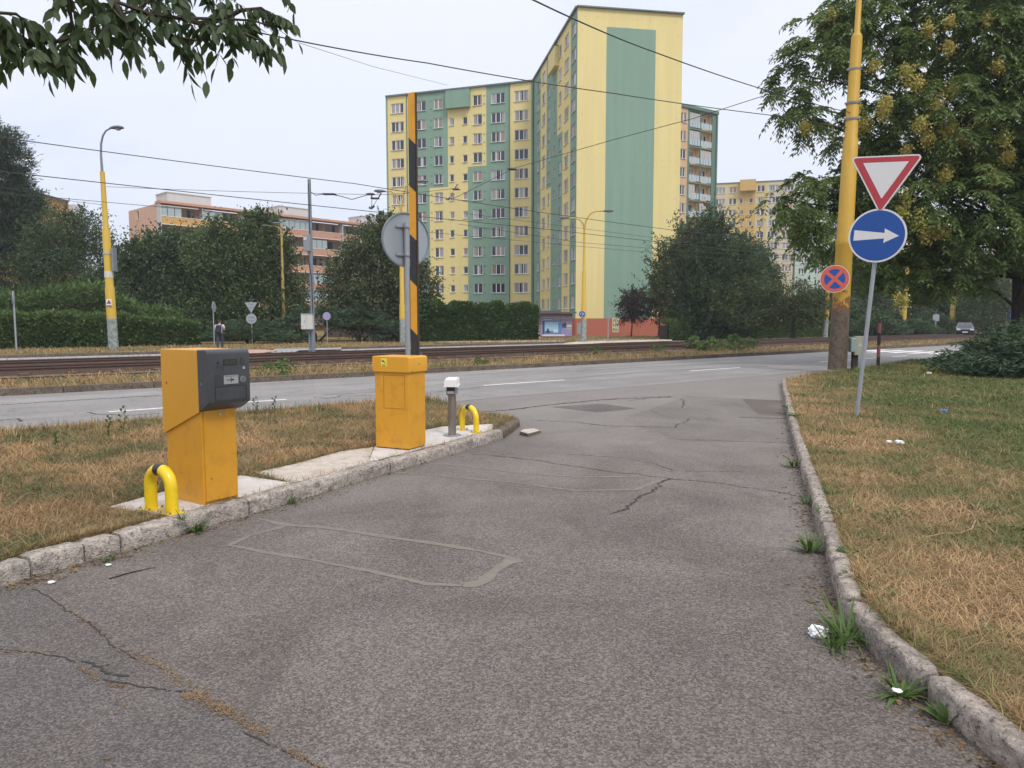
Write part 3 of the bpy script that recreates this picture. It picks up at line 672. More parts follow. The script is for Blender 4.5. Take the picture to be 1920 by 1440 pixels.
# ------------------------------------------------------------------ ticket machine
tm = thing('ticket_machine', 'orange car park ticket machine with protruding charcoal panel behind the nearer yellow hoop', 'ticket machine', (-2.631, 6.204, .132), R(56))
mb = MB(); mb.prism([(.0, 0, 0.), (.0, .52, 0.), (.0, .52, .65), (.0, .0, .86)], (.34, 0, 0)); mb.build('lower_cabinet', M['orange'], tm, bevel=.004)
mb = MB(); mb.box((.172, -.006, .425), (.305, .02, .80)); dr = mb.build('door', M['orange'], tm, bevel=.004)
mb = MB(); mb.disc((.172, .765), .011, -.022, -.016, 16); mb.box((.172, -.0225, .765), (.003, .002, .012)); mb.build('lock', M['silver'], dr)
mb = MB(); mb.disc((.07, .22), .006, -.0185, -.0155, 12); mb.build('lock', M['crack'], dr)
mb = MB(); mb.prism([(-.018, -.004, .80), (-.018, .54, .575), (-.018, .54, 1.325), (-.018, -.004, 1.325)], (.385, 0, 0)); mb.build('upper_cabinet', M['orange2'], tm, bevel=.004)
mb = MB(); mb.disc((0, 0), .008, -.002, .002, 12); o = mb.build('keyhole', M['black'], tm); o.location = (-.0185, .46, 1.03); o.rotation_euler = (0, 0, R(-90))
cp = MB()
pr = [(-.005, .802), (-.08, .838), (-.118, .862)]
pr += [(-.148 + .03 * (1 - sin(a)), .865 + .0 + .03 * (1 - cos(a))) for a in np.linspace(.3, pi / 2, 5)]
pr += [(-.108 - .04 * cos(a), 1.288 + .04 * sin(a)) for a in np.linspace(0, pi / 2, 7)] + [(-.005, 1.328)]
cp.prism([(-.022, y, z) for y, z in pr], (.412, 0, 0)); fp = cp.build('front_panel', M['char'], tm, smooth=35, bevel=.008)
FY = -.149
def fpl(name, x0, x1, z0, z1, mat, d=.004, parent=None, bev=0):
    b = MB(); b.box(((x0 + x1) / 2, FY - d / 2 + .001, (z0 + z1) / 2), (x1 - x0, d, z1 - z0)); return b.build(name, M[mat], parent or fp, bevel=bev)
fpl('display', .130, .262, 1.195, 1.245, 'black', .003); fpl('screen', .137, .255, 1.201, 1.239, 'lcd', .0045)
fpl('card_reader', .295, .337, 1.20, 1.25, 'char2', .004); fpl('button', .316, .337, 1.155, 1.178, 'silver', .005)
fpl('coin_panel', .045, .105, 1.02, 1.12, 'char2', .003)
b = MB()
for x0, x1, z0, z1 in ((.045, .347, 1.016, 1.019), (.045, .347, .898, .901), (.045, .048, .898, 1.019), (.344, .347, .898, 1.019)): b.box(((x0 + x1) / 2, FY - .0006, (z0 + z1) / 2), (x1 - x0, .003, z1 - z0))
b.build('flap_seam', M['black'], fp)
b = MB(); b.disc((.077, 1.218), .010, FY - .003, FY + .001, 20); b.build('camera_hole', M['black'], fp)
b = MB(); b.disc((.105, .953), .011, FY - .002, FY + .001, 20); b.build('lock', M['char2'], fp)
b = MB(); b.disc((.316, 1.068), .028, FY - .005, FY + .001, 28); sp = b.build('speaker', M['boxgrey'], fp)
b = MB()
for i in range(-2, 3): b.box((.316, FY - .006, 1.068 + i * .009), (.046 - abs(i) * .008, .002, .003))
b.build('grille', M['black'], sp)
ts = fpl('ticket_slot', .128, .268, 1.035, 1.108, 'silver', .005, bev=.001)
b = MB(); yy = FY - .006
b.box((.185, yy, 1.070), (.062, .003, .006)); b.box((.196, yy, 1.070), (.005, .003, .040)); b.prism([(.226, yy + .0015, 1.070), (.210, yy + .0015, 1.080), (.210, yy + .0015, 1.060)], (0, -.003, 0)); b.box((.198, yy, 1.101), (.12, .003, .003))
b.build('slot_symbol', M['black'], ts)
b = MB(); b.box((.125, FY - .0005, 1.17), (.006, .0025, .05)); b.box((.095, FY - .0005, 1.185), (.06, .0025, .012)); b.build('worn_marks', M['char2'], fp)
b = MB(); b.tube([(-.024, -.06 + .004 * sin(t * 3), 1.03 + t * .03) for t in np.linspace(0, 1, 5)], .002, 6); b.build('scratch', M['silver'], fp)

# ------------------------------------------------------------------ hoop guards
def hoop(label, a, b2, h, r, group):
    c = (a + b2) / 2; d = b2 - a; L = d.length
    t = thing('hoop_guard', label, 'hoop guard', (c.x, c.y, .132), math.atan2(d.y, d.x), group)
    pts = [(-L / 2, 0, 0), (-L / 2, 0, h - L / 2 - r)] + [(-L / 2 * cos(x), 0, h - L / 2 - r + L / 2 * sin(x)) for x in np.linspace(0, pi, 21)[1:-1]] + [(L / 2, 0, h - L / 2 - r), (L / 2, 0, 0)]
    MB().tube(pts, r, 20).build('hoop', M['yellow'], t, smooth=50)
    MB().tube([(-L / 2 * cos(x), 0, h - L / 2 - r + L / 2 * sin(x)) for x in np.linspace(pi / 2 - .22, pi / 2 + .22, 7)], r + .0025, 20).build('black_band', M['black'], t, smooth=50)
    for s in (-1, 1):
        p = MB(); p.box((s * L / 2, 0, .006), (r * 3.1, r * 3.1, .012)); pl = p.build('base_plate', M['yellow'], t, bevel=.002)
        for qx in (-1, 1):
            for qy in (-1, 1):
                q = MB(); q.tube([(s * L / 2 + qx * r * 1.2, qy * r * 1.2, z) for z in (.012, .022)], .011, 6); q.tube([(s * L / 2 + qx * r * 1.2, qy * r * 1.2, z) for z in (.022, .03)], .005, 8); q.build('bolt', M['greymetal'], pl)
    return t
hoop('shiny yellow hoop guard with black band in front of the ticket machine', G(284, 955, .13), G(323, 963, .13), .40, .050, 'yellow hoop guards on the island')
hoop('shiny yellow hoop guard with black band beside the camera post', G(867, 806, .13), G(893, 811, .13), .385, .040, 'yellow hoop guards on the island')

# ------------------------------------------------------------------ boom barrier
bb = thing('boom_barrier', 'orange barrier cabinet with raised black and yellow boom', 'barrier', (-1.254, 8.905, .132), R(64.5))
b = MB(); b.box((.19, .245, .49), (.38, .49, .96)); cab = b.build('cabinet', M['orange'], bb, bevel=.006)
b = MB(); b.box((.19, .245, .006), (.36, .47, .012)); b.build('plinth', M['black'], cab)
b = MB()
for y0, y1, z0, z1 in ((.05, .36, .905, .909), (.05, .36, .50, .504), (.05, .054, .50, .909), (.356, .36, .50, .909)): b.box((-.001, (y0 + y1) / 2, (z0 + z1) / 2), (.003, y1 - y0, z1 - z0))
b.build('service_panel', pmat('groove', (.30, .11, .01), .6), cab)
LID = [(-.022, .945), (-.022, 1.115), (-.018, 1.128), (-.008, 1.136), (.01, 1.14), (.49, 1.14), (.505, 1.137), (.512, 1.125), (.512, .945)]
b = MB(); b.prism([(-.022, y, z) for y, z in LID], (.424, 0, 0)); ld = b.build('lid', M['orange2'], bb, bevel=.008, smooth=40)
b = MB(); b.disc((.21, 1.04), .008, -.025, -.02, 14); b.build('lock', M['crack'], ld)
b = MB(); b.disc((.06, .96), .008, -.025, -.02, 14); b.build('lock', M['crack'], ld)
st = MB(); st.box((-.0232, .335, 1.065), (.0016, .082, .098)); stk = st.build('sticker', M['stickery'], ld)
b = MB()
sy = [(.035, .012), (.018, .022), (.006, .010), (.001, .026), (-.002, .008), (-.018, -.006), (-.026, -.022), (-.010, -.012), (.006, -.004), (.020, -.002)]
b.prism([(-.0246, .335 + x, 1.072 + z) for x, z in sy], (.0012, 0, 0)); b.box((-.024, .335, 1.033), (.001, .06, .006)); b.box((-.024, .335, 1.023), (.001, .045, .004)); b.build('sticker_symbol', M['black'], stk)
ARD = 9.3
def armz(v): return D(778, v, ARD).z - .132
ARX, ARY, AW = .452, .190, .094
b = MB()
bl = [armz(665) - .25, armz(632 - 10), armz(537 - 7), armz(452 - 9), armz(358 - 6), armz(268 - 7), armz(170)]
sl_ = .085
prev = [(bl[0]), (bl[0])]
for i in range(6):
    lo = (bl[i] + sl_ / 2, bl[i] - sl_ / 2) if i else (bl[0], bl[0])
    hi = (bl[i + 1] + sl_ / 2, bl[i + 1] - sl_ / 2) if i < 5 else (bl[6], bl[6])
    yl, yr = ARY + AW / 2, ARY - AW / 2
    vs = [(x, y, z) for x in (ARX - .024, ARX + .024) for y, z in ((yl, lo[0]), (yr, lo[1]), (yr, hi[1]), (yl, hi[0]))]
    b.add(vs, [(0, 1, 2, 3), (7, 6, 5, 4), (0, 3, 7, 4), (1, 5, 6, 2)] + ([(3, 2, 6, 7)] if i == 5 else []), i % 2)
arm = b.build('boom_arm', [M['stripe'], M['stripey']], bb)
b = MB(); b.box((ARX, ARY - AW / 2 - .006, (bl[0] + bl[6]) / 2), (.03, .011, bl[6] - bl[0] - .01)); b.build('edge_strip', pmat('brown_rubber', (.05, .035, .025), .8, .3), arm)
b = MB(); b.tube([(.38, ARY, 1.02), (.50, ARY, 1.02)], .05, 20); b.box((ARX + .03, ARY, .98), (.012, .16, .36)); b.build('pivot', M['greymetal'], bb, smooth=40)

# ------------------------------------------------------------------ camera post
cpst = thing('camera_post', 'steel camera post with white hooded number plate camera', 'camera', (-.822, 10.08, .130), R(-4))
MB().tube([(0, 0, .008), (0, 0, .555)], .056, 28).build('post', M['steel'], cpst, smooth=40)
bp = MB().tube([(0, 0, 0), (0, 0, .010), (0, 0, .012)], [.125, .125, .12], 32).build('base_plate', M['greymetal'], cpst, smooth=40)
for a in range(4): MB().tube([(.095 * cos(a * pi / 2 + .8), .095 * sin(a * pi / 2 + .8), z) for z in (.012, .024)], .011, 6).build('bolt', M['silver'], bp)
hd = MB(); hd.tube([(0, 0, .555), (0, 0, .59)], .035, 16); hd.prism([(-.062, -.11, .575), (-.05, -.11, .565), (.05, -.11, .565), (.062, -.11, .575), (.062, -.11, .70), (-.062, -.11, .70)], (0, .26, 0)); hdo = hd.build('housing', M['boxgrey'], cpst, bevel=.006)
b = MB(); b.box((0, -.112, .637), (.112, .008, .118)); fr = b.build('face', M['black'], hdo, bevel=.002)
b = MB(); b.disc((0, .668), .022, -.119, -.112, 24); b.build('lens', M['carglass'], fr)
b = MB(); b.box((0, -.117, .607), (.098, .004, .036)); ir = b.build('infrared_array', pmat('ir_pale', (.45, .36, .36), .4), fr)
b = MB()
for i in range(5): b.box((-.04 + i * .02, -.1195, .607), (.003, .002, .036))
b.build('array_grid', M['boxgrey'], ir)
hood = [(-.098, .682), (-.088, .70), (-.082, .715), (-.086, .76), (-.072, .785), (.072, .785), (.086, .76), (.082, .715), (.088, .70), (.098, .682), (.085, .690), (-.085, .690)]
b = MB(); n = len(hood); vs = [(x, -.165, z - .006) for x, z in hood] + [(x, .0, z + .012) for x, z in hood] + [(x * .95, .17, z + .01) for x, z in hood]
b.add(vs, [(k * n + i, k * n + (i + 1) % n, (k + 1) * n + (i + 1) % n, (k + 1) * n + i) for k in range(2) for i in range(n)] + [tuple(range(n)), tuple(range(3 * n - 1, 2 * n - 1, -1))])
b.build('hood', M['white'], cpst, smooth=35)

# ------------------------------------------------------------------ road signs
def ring(mb, c, r0, r1, y0, y1, n=48, m=0):
    vs = []
    for y in (y0, y1):
        for r in (r0, r1): vs += [(c[0] + r * cos(2 * pi * k / n), y, c[1] + r * sin(2 * pi * k / n)) for k in range(n)]
    f = []
    for k in range(n):
        j = (k + 1) % n; f += [(k, j, n + j, n + k), (2 * n + k, 3 * n + k, 3 * n + j, 2 * n + j), (n + k, n + j, 3 * n + j, 3 * n + k), (k, 2 * n + k, 2 * n + j, j)]
    mb.add(vs, f, m)
def rtri(cx, cz, s, r, down=True, n=5):
    """rounded equilateral triangle, side s, corner radius r, centred on its centroid"""
    Rr = s / math.sqrt(3) - 2 * r; out = []
    for k in range(3):
        a = -pi / 2 + k * 2 * pi / 3
        if not down: a += pi
        for q in np.linspace(-pi / 3, pi / 3, n): out.append((cx + Rr * cos(a) + r * cos(a + q), cz + Rr * sin(a) + r * sin(a + q)))
    return out
ys = thing('road_sign', 'leaning give way triangle above blue right arrow disc on grey post', 'road sign', (5.755, 12.257, .10), R(-33), None, (0, R(4.0)))
MB().tube([(0, 0, 0), (0, 0, 4.12)], .033, 16).build('post', M['pipe'], ys, smooth=40)
b = MB(); zc = 3.93; b.plate(rtri(.0, zc, 1.06, .05), -.075, -.045); yp = b.build('yield_plate', M['signwhite'], ys, smooth=30)
b = MB(); b.plate(rtri(.0, zc, .985, .03), -.0772, -.0748); b.build('red_border', M['signred'], yp)
b = MB(); b.plate(rtri(.0, zc + .012, .66, .006), -.0792, -.077); b.build('white_field', M['signwhite'], yp)
b = MB(); zc = 2.98; b.disc((0, zc), .428, -.075, -.045, 56); ap = b.build('arrow_plate', M['signwhite'], ys, smooth=30)
b = MB(); b.disc((0, zc), .40, -.0772, -.0748, 56); b.build('blue_field', M['signblue'], ap)
b = MB(); b.plate([(x, zc + z) for x, z in [(-.345, -.085), (.105, -.043), (.10, -.115), (.315, 0), (.10, .115), (.105, .043), (-.345, .085)]], -.0792, -.077); b.build('white_arrow', M['signwhite'], ap)
for z in (2.8, 3.16, 3.75, 4.08): b = MB(); b.box((0, -.02, z), (.16, .05, .025)); b.build('bracket', M['pipe'], ys)
bs = thing('road_sign', 'round grey sign back clamped to a post behind the raised boom', 'road sign', (-1.40, 9.95, .12), R(38))
MB().tube([(0, 0, 0), (0, 0, 2.88)], .034, 16).build('post', M['pipe'], bs, smooth=40)
b = MB(); b.disc((.02, 2.66), .355, .05, .062, 56); dk = b.build('disc', M['zinc'], bs, smooth=30)
b = MB(); ring(b, (.02, 2.66), .345, .362, .035, .066, 56); b.build('rim', M['greymetal'], dk, smooth=30)
for z in (2.46, 2.83):
    b = MB(); b.box((.02, .035, z), (.32, .022, .03)); b.box((0, -.01, z), (.085, .075, .035)); b.build('clamp', M['pipe'], bs, bevel=.003)

# ------------------------------------------------------------------ big yellow pole with its boxes and no stopping sign
PB = Vector((10.74, 24.374, .10))
bp_ = thing('tram_pole', 'thick old yellow steel pole with rusty brown foot at the grass corner', 'pole', PB)
prof = [(0, .295), (.5, .29), (2.2, .27), (4.0, .262), (4.05, .28), (4.2, .282), (4.3, .255), (7.4, .228), (7.45, .20), (10.6, .165), (10.65, .15), (10.75, .09), (13.5, .07), (16, .06)]
MB().tube([(.022 * z, 0, z) for z, r in prof], [r for z, r in prof], 28).build('shaft', M['polebig'], bp_, smooth=35)
for z in (8.05, 8.55, 9.6): b = MB(); b.tube([(.022 * z, 0, z - .03), (.022 * z, 0, z + .03)], .215 if z < 9 else .19, 24); b.box((.022 * z - .22, 0, z), (.08, .05, .05)); b.build('clamp_band', M['greymetal'], bp_, smooth=35)
nsc = D(1565, 523, 23.98)
ns = thing('road_sign', 'round red and blue no stopping sign fixed to the thick yellow pole', 'road sign', nsc, R(-20))
b = MB(); b.disc((0, 0), .44, -.02, .0, 56); pl = b.build('plate', M['signwhite'], ns, smooth=30)
b = MB(); b.disc((0, 0), .425, -.0222, -.0198, 56); b.build('red_field', M['signorange'], pl)
def quarter(a0, a1, r, off, n=14):
    m_ = (a0 + a1) / 2; cx, cz = off * cos(m_), off * sin(m_); pts = [(cx, cz)]
    a = []
    for q in np.linspace(a0, a1, 60):
        x, z = r * cos(q), r * sin(q); dx, dz = x - cx, z - cz
        if abs((math.atan2(dz, dx) - m_ + pi) % (2 * pi) - pi) <= (a1 - a0) / 2: a.append((x, z))
    return pts + a
for k in range(4):
    b = MB(); b.plate(quarter(pi / 4 + k * pi / 2 + .08, 3 * pi / 4 + k * pi / 2 + .08, .315, .075), -.0242, -.022); b.build('blue_field', M['signblue'], pl)
b = MB(); b.box((.0, .03, .15), (.3, .06, .04)); b.box((0, .03, -.15), (.3, .06, .04)); b.build('bracket', M['greymetal'], ns)
jb = thing('junction_box', 'pale grey electrical box with warning mark beside the foot of the thick pole', 'electrical box', PB + Vector((.52, -.1, 0)))
b = MB(); b.box((.0, 0, .30), (.17, .14, .60)); b.build('stand', M['barkd'], jb)
b = MB(); b.box((.10, -.05, .80), (.36, .22, .62)); bx = b.build('box', pmat('box_olive_grey', (.28, .28, .21), .6, .15, 5), jb, bevel=.012)
b = MB(); b.plate(rtri(.09, .82, .16, .006, False), -.1625, -.1605); b.plate(rtri(.09, .82, .08, .004, False), -.1645, -.1625); b.build('warning_mark', M['reveal'], bx)
b = MB(); b.box((-.13, -.06, .82), (.16, .24, .48)); b.build('meter_case', pmat('case_teal_grey', (.22, .28, .28), .35, .12, 5), jb, bevel=.04)
rb = thing('marker_post', 'thin striped red and black marker post in the grass by the main road', 'marker post', G(1646, 690, .12))
PH = D(1646, 598, rb.location.y).z - .12
for i, (z0, z1, mm) in enumerate(((0, .36, 'black'), (.36, .78, 'redbrown'), (.78, 1.18, 'black'), (1.18, 1.52, 'redbrown'), (1.52, PH, 'black'))):
    MB().tube([(0, 0, z0), (0, 0, z1)], .055, 14).build('band', M[mm], rb, smooth=40)

# ------------------------------------------------------------------ buildings
def facade(name, base, P0, ang, L, z0, z1, wins, paint, mats, recess=.16):
    """wall sheet in its own frame (x along, z up, outside is -y) with real openings; wins = (x0,x1,za,zb)"""
    xs = sorted({round(q, 3) for q in [0, L] + [a for w_ in wins for a in w_[:2]] + list(paint.xs)}); xs = [x for x in xs if 0 <= x <= L]
    zs = sorted({round(q, 3) for q in [z0, z1] + [a for w_ in wins for a in w_[2:4]] + list(paint.zs)}); zs = [z for z in zs if z0 <= z <= z1]
    mb = MB(); ix = {}
    def vid(x, z):
        if (x, z) not in ix: ix[(x, z)] = len(mb.v); mb.v.append((x, 0, z))
        return ix[(x, z)]
    W_ = np.array(wins) if wins else np.zeros((0, 4))
    for a, b_ in zip(xs, xs[1:]):
        for c, d in zip(zs, zs[1:]):
            xm, zm = (a + b_) / 2, (c + d) / 2
            if len(W_) and np.any((W_[:, 0] < xm) & (W_[:, 1] > xm) & (W_[:, 2] < zm) & (W_[:, 3] > zm)): continue
            mb.f.append((vid(a, c), vid(b_, c), vid(b_, d), vid(a, d))); mb.m.append(paint(xm, zm))
    for x0, x1, za, zb in wins:
        mi = paint((x0 + x1) / 2, za - .05)
        for q in ([(x0, 0, za), (x1, 0, za), (x1, recess, za), (x0, recess, za)], [(x0, 0, zb), (x0, recess, zb), (x1, recess, zb), (x1, 0, zb)], [(x0, 0, za), (x0, recess, za), (x0, recess, zb), (x0, 0, zb)], [(x1, 0, za), (x1, 0, zb), (x1, recess, zb), (x1, recess, za)]):
            mb.add(q, [(0, 1, 2, 3)], mi)
    o = mb.build(name, mats, base, recalc=False); o.location = Vector((P0[0], P0[1], 0)) - base.location; o.rotation_euler = (0, 0, ang); return o
class Paint:
    def __init__(s, default, rects): s.d = default; s.r = rects; s.xs = [a for r in rects for a in r[:2]]; s.zs = [a for r in rects for a in r[2:4]]
    def __call__(s, x, z):
        m = s.d
        for x0, x1, z0, z1, k in s.r:
            if x0 <= x <= x1 and z0 <= z <= z1: m = k
        return m
_wcache = {}
def window(name, parent, wall, x0, x1, za, zb, nm, recess=.14):
    W_, H_ = round(x1 - x0, 2), round(zb - za, 2); key = (name, W_, H_, nm)
    if key not in _wcache:
        fr = MB(); t = .075
        for a, b_, c, d in ((0, W_, 0, t), (0, W_, H_ - t, H_), (0, t, t, H_ - t), (W_ - t, W_, t, H_ - t)): fr.box(((a + b_) / 2, .03, (c + d) / 2), (b_ - a, .06, d - c))
        for i in range(1, nm): fr.box((W_ * i / nm, .03, H_ / 2), (.11, .058, H_ - 2 * t))
        fr.box((W_ / 2, -.09, -.02), (W_ + .1, .24, .035))
        f = fr.build(name, M['winframe']); g = MB(); g.box((W_ / 2, .045, H_ / 2), (W_ - .1, .012, H_ - .1)); p = g.build('pane', M['glass'], f)
        _wcache[key] = f; o = f
    else:
        src = _wcache[key]; o = src.copy(); COL.objects.link(o); c = src.children[0].copy(); COL.objects.link(c); c.parent = o
    o.parent = parent; ca, sa = cos(wall.rotation_euler.z), sin(wall.rotation_euler.z); y = recess - .06
    o.location = wall.location + Vector((x0 * ca - y * sa, x0 * sa + y * ca, za)); o.rotation_euler = (0, 0, wall.rotation_euler.z); return o
ZT = 34.8; FL = 2.655
A_ = Vector((6.95, 81.3)); ga = R(9.3)
gd = Vector((cos(ga), sin(ga))); md = Vector((-sin(ga), cos(ga)))
B_ = A_ + gd * 11.75; C_ = A_ + md * 24.5; D_ = Vector((-18.75, 112.84)); la = math.atan2(C_.y - D_.y, C_.x - D_.x); LL = (C_ - D_).length
apt = thing('apartment_block', 'tall yellow and green apartment block with blank striped gable and red plinth', 'apartment block', (A_.x, A_.y, 0))
def rel(p, z=0): return Vector((p.x - A_.x, p.y - A_.y, z))
# gable
s0, s1 = onwall(1135, 300, A_, ga)[0], onwall(1226, 300, A_, ga)[0]; zt = onwall(1180, 53, A_, ga)[1]; zp = onwall(1160, 597, A_, ga)[1]
gp = Paint(0, [(s0, s1, zp, zt, 1), (0, 11.75, -1, zp, 2)])
gw = facade('gable_wall', apt, A_, ga, 11.75, -.5, ZT, [], gp, [M['yel'], M['grn'], M['red']])
b = MB(); b.box((5.875, -.02, ZT + .06), (11.95, .5, .14)); o = b.build('gable_coping', M['trim'], apt); o.rotation_euler = (0, 0, ga)
b = MB()
for i in range(11): b.box((.55, -.012, 3.5 + i * 2.9), (.10, .024, .07)); b.box((11.2, -.012, 3.5 + i * 2.9), (.10, .024, .07))
for i in range(8): b.box((.8 + i * 1.45, -.012, ZT - .9), (.10, .024, .07))
for i in range(14): b.box((.5 + i * .83, -.012, 19.2), (.12, .024, .05))
o = b.build('vent_cap', M['reveal'], apt); o.rotation_euler = (0, 0, ga)
b = MB(); b.box((4.55, -.02, 1.25), (.75, .05, 1.6)); o = b.build('vent_grille', M['cream'], apt); o.rotation_euler = (0, 0, ga)
b = MB()
for i in range(9): b.box((4.32 + (i % 3) * .22 + random.uniform(-.05, .05), -.047, .75 + (i // 3) * .5), (.10, .012, .32), 0, Matrix.Rotation(random.uniform(-.6, .6), 3, 'Y'))
o = b.build('graffiti', M['grnd'], apt); o.rotation_euler = (0, 0, ga)
# middle wing: seen end on from the left; x runs from C (far) to A (near)
ma = ga - pi / 2; LM = 24.5
def ms(u, v=300): return onwall(u, v, C_, ma)[0]
e = [0, ms(1013.5), ms(1024.5), ms(1033), ms(1036), ms(1044.5), ms(1054.5), ms(1069), LM]
rows = [33.05 - FL * i for i in range(12)]
def rowz(r): return rows[r] - .72, rows[r] + .72
wM = []
def addcol(lst, x0, x1, nm, kind, rng_=range(12), hh=1.44): 
    for r in rng_: lst.append((round(x0, 2), round(x1, 2), round(rows[r] - hh / 2, 2), round(rows[r] + hh / 2, 2), nm, kind))
def col3(lst, u, wd, nm, kind, f=ms, **k): c = f(u); addcol(lst, c - wd / 2, c + wd / 2, nm, kind, **k)
col3(wM, 1009.5, 2.0, 2, 'window'); col3(wM, 1019, 1.9, 2, 'window'); col3(wM, 1028.7, 1.2, 2, 'window'); col3(wM, 1039.5, .7, 1, 'stair_window', hh=1.0, rng_=range(1, 12))
col3(wM, 1049.5, 1.3, 2, 'window'); col3(wM, 1061.5, 2.0, 3, 'window'); col3(wM, 1075, 1.9, 3, 'window')
zc1 = rows[3] - FL / 2; zc2 = rows[5] - FL / 2
mp = Paint(0, [(0, e[1], 0, 40, 1), (e[2], e[3], zc2, 40, 1), (e[3], e[5], 0, 40, 1), (e[5], e[6], 0, zc1, 1), (e[7], LM, 0, 40, 1), (0, LM, -1, zp, 2)])
mw = facade('side_wall', apt, C_, ma, LM, -.5, ZT, [w_[:4] for w_ in wM], mp, [M['yel'], M['grn'], M['red']])
for x0, x1, za, zb, nm, kd in wM: window(kd, apt, mw, x0, x1, za, zb, nm)
C2 = C_ - gd * .55; x0, x1 = onwall(1027.7, 106, C2, ma)[0], onwall(1039.8, 87, C2, ma)[0]; z1_, z0_ = onwall(1039.8, 85.5, C2, ma)[1], onwall(1039.4, 122.5, C2, ma)[1]
b = MB(); b.box(((x0 + x1) / 2, -.26, (z0_ + z1_) / 2), (x1 - x0, .58, z1_ - z0_)); lm = b.build('lift_motor_room', M['yel'], apt); lm.location = mw.location; lm.rotation_euler = (0, 0, ma)
b = MB(); b.box(((x0 + x1) / 2, -.28, z1_ + .03), (x1 - x0 + .1, .66, .07)); c = b.build('capping', M['trim'], lm)
b = MB(); b.box((LM / 2, -.06, ZT + .05), (LM - .1, .36, .22)); o = b.build('roof_edge', M['trim'], apt); o.location = mw.location; o.rotation_euler = (0, 0, ma)
b = MB(); b.tube([(e[0] + .35, -.12, .5), (e[0] + .35, -.12, ZT)], .12, 8); o = b.build('downpipe', M['grnd'], apt); o.location = mw.location; o.rotation_euler = (0, 0, ma)
# left wing: x runs from D to C
def ls(u, v=300): return onwall(u, v, D_, la)[0]
wL = []
rows = [33.0 - FL * i for i in range(12)]
col3(wL, 746, 2.05, 3, 'window', ls); col3(wL, 790.5, 1.5, 2, 'window', ls); col3(wL, 822.3, 1.35, 2, 'window', ls); col3(wL, 847.5, .72, 1, 'stair_window', ls, hh=1.05, rng_=range(1, 12)); col3(wL, 872.3, .72, 1, 'stair_window', ls, hh=1.05, rng_=range(1, 12))
col3(wL, 895.5, 1.4, 2, 'window', ls); col3(wL, 934, 2.05, 3, 'window', ls); col3(wL, 977.5, 2.05, 3, 'window', ls)
le = [ls(u) for u in (728, 766, 805, 840, 877, 912, 955, 996)]
zl1 = rows[4] - FL / 2 + .1; zl2 = rows[3] - FL / 2 + .1
lp = Paint(0, [(0, le[0], 0, 40, 1), (le[1], le[3], 0, 40, 1), (le[2], le[3], 0, zl1, 0), (le[4], le[5], 0, zl2, 1), (le[5], le[6], 0, 40, 1), (le[7], LL, 0, 40, 1), (0, LL, -1, 2.4, 2)])
lw = facade('wing_wall', apt, D_, la, LL, -.5, ZT, [w_[:4] for w_ in wL], lp, [M['yel'], M['grn'], M['red']])
for x0, x1, za, zb, nm, kd in wL: window(kd, apt, lw, x0, x1, za, zb, nm)
D2 = D_ + Vector((sin(la), -cos(la))) * .7; x0, x1 = onwall(835, 190, D2, la)[0], onwall(879, 190, D2, la)[0]; z1_, z0_ = onwall(860, 166.5, D2, la)[1], onwall(860, 201, D2, la)[1]
b = MB(); b.box(((x0 + x1) / 2, -.34, (z0_ + z1_) / 2), (x1 - x0, .72, z1_ - z0_)); lm = b.build('lift_motor_room', M['grn'], apt); lm.location = lw.location; lm.rotation_euler = (0, 0, la)
b = MB(); b.box(((x0 + x1) / 2, -.36, z1_ + .03), (x1 - x0 + .1, .8, .07)); b.build('capping', M['trim'], lm)
b = MB(); b.box((LL / 2, -.06, ZT + .05), (LL - .1, .36, .22)); o = b.build('roof_edge', M['trim'], apt); o.location = lw.location; o.rotation_euler = (0, 0, la)
b = MB()
for x in (le[1] - .2, le[6] + .05): b.tube([(x, -.07, .5), (x, -.07, ZT)], .07, 8)
for x_, r0 in ((le[2] + .35, 0), (le[5] - .3, 0)):
    for r in range(12):
        for dz in (.5, -.6): b.box((x_, -.015, rows[r] + dz), (.16, .04, .16))
o = b.build('downpipe', M['grnd'], apt); o.location = lw.location; o.rotation_euler = (0, 0, la)
# backs, roofs
b = MB()
def block(poly, z0, z1, m=0): b.prism([(p.x, p.y, z0) for p in poly], (0, 0, z1 - z0), m)
ln = Vector((-sin(la), cos(la))); iA = A_ + (gd + md) * .6
block([rel(q).xy for q in (A_ + gd * .6 + md * .6, B_ - gd * .05 + md * .3, B_ + md * 24.5 - gd * .05, C_ + gd * .6)], -.5, ZT - .05)
block([rel(q).xy for q in (D_ + ln * .6 + Vector((.1, 0)), C_ + ln * .6, C_ + ln * 11, D_ + ln * 11 + Vector((.1, 0)))], -.5, ZT - .05)
b.build('rear_walls', M['grn'], apt)
b = MB(); b.box((0, 0, 0), (.8, .8, 1.2)); o = b.build('chimney', M['whitep'], apt); o.location = rel(C_ + gd * .7 + md * .5, ZT + .5)
b = MB()
for q, hh in ((D_ + ln * 3 + gd * 3, .6), (D_ + ln * 3 + gd * 12, .6), (C_ + md * 2 + gd * 2, 1.)): b.tube([rel(q, ZT), rel(q, ZT + hh)], .06, 6)
b.build('roof_vent', M['greymetal'], apt)

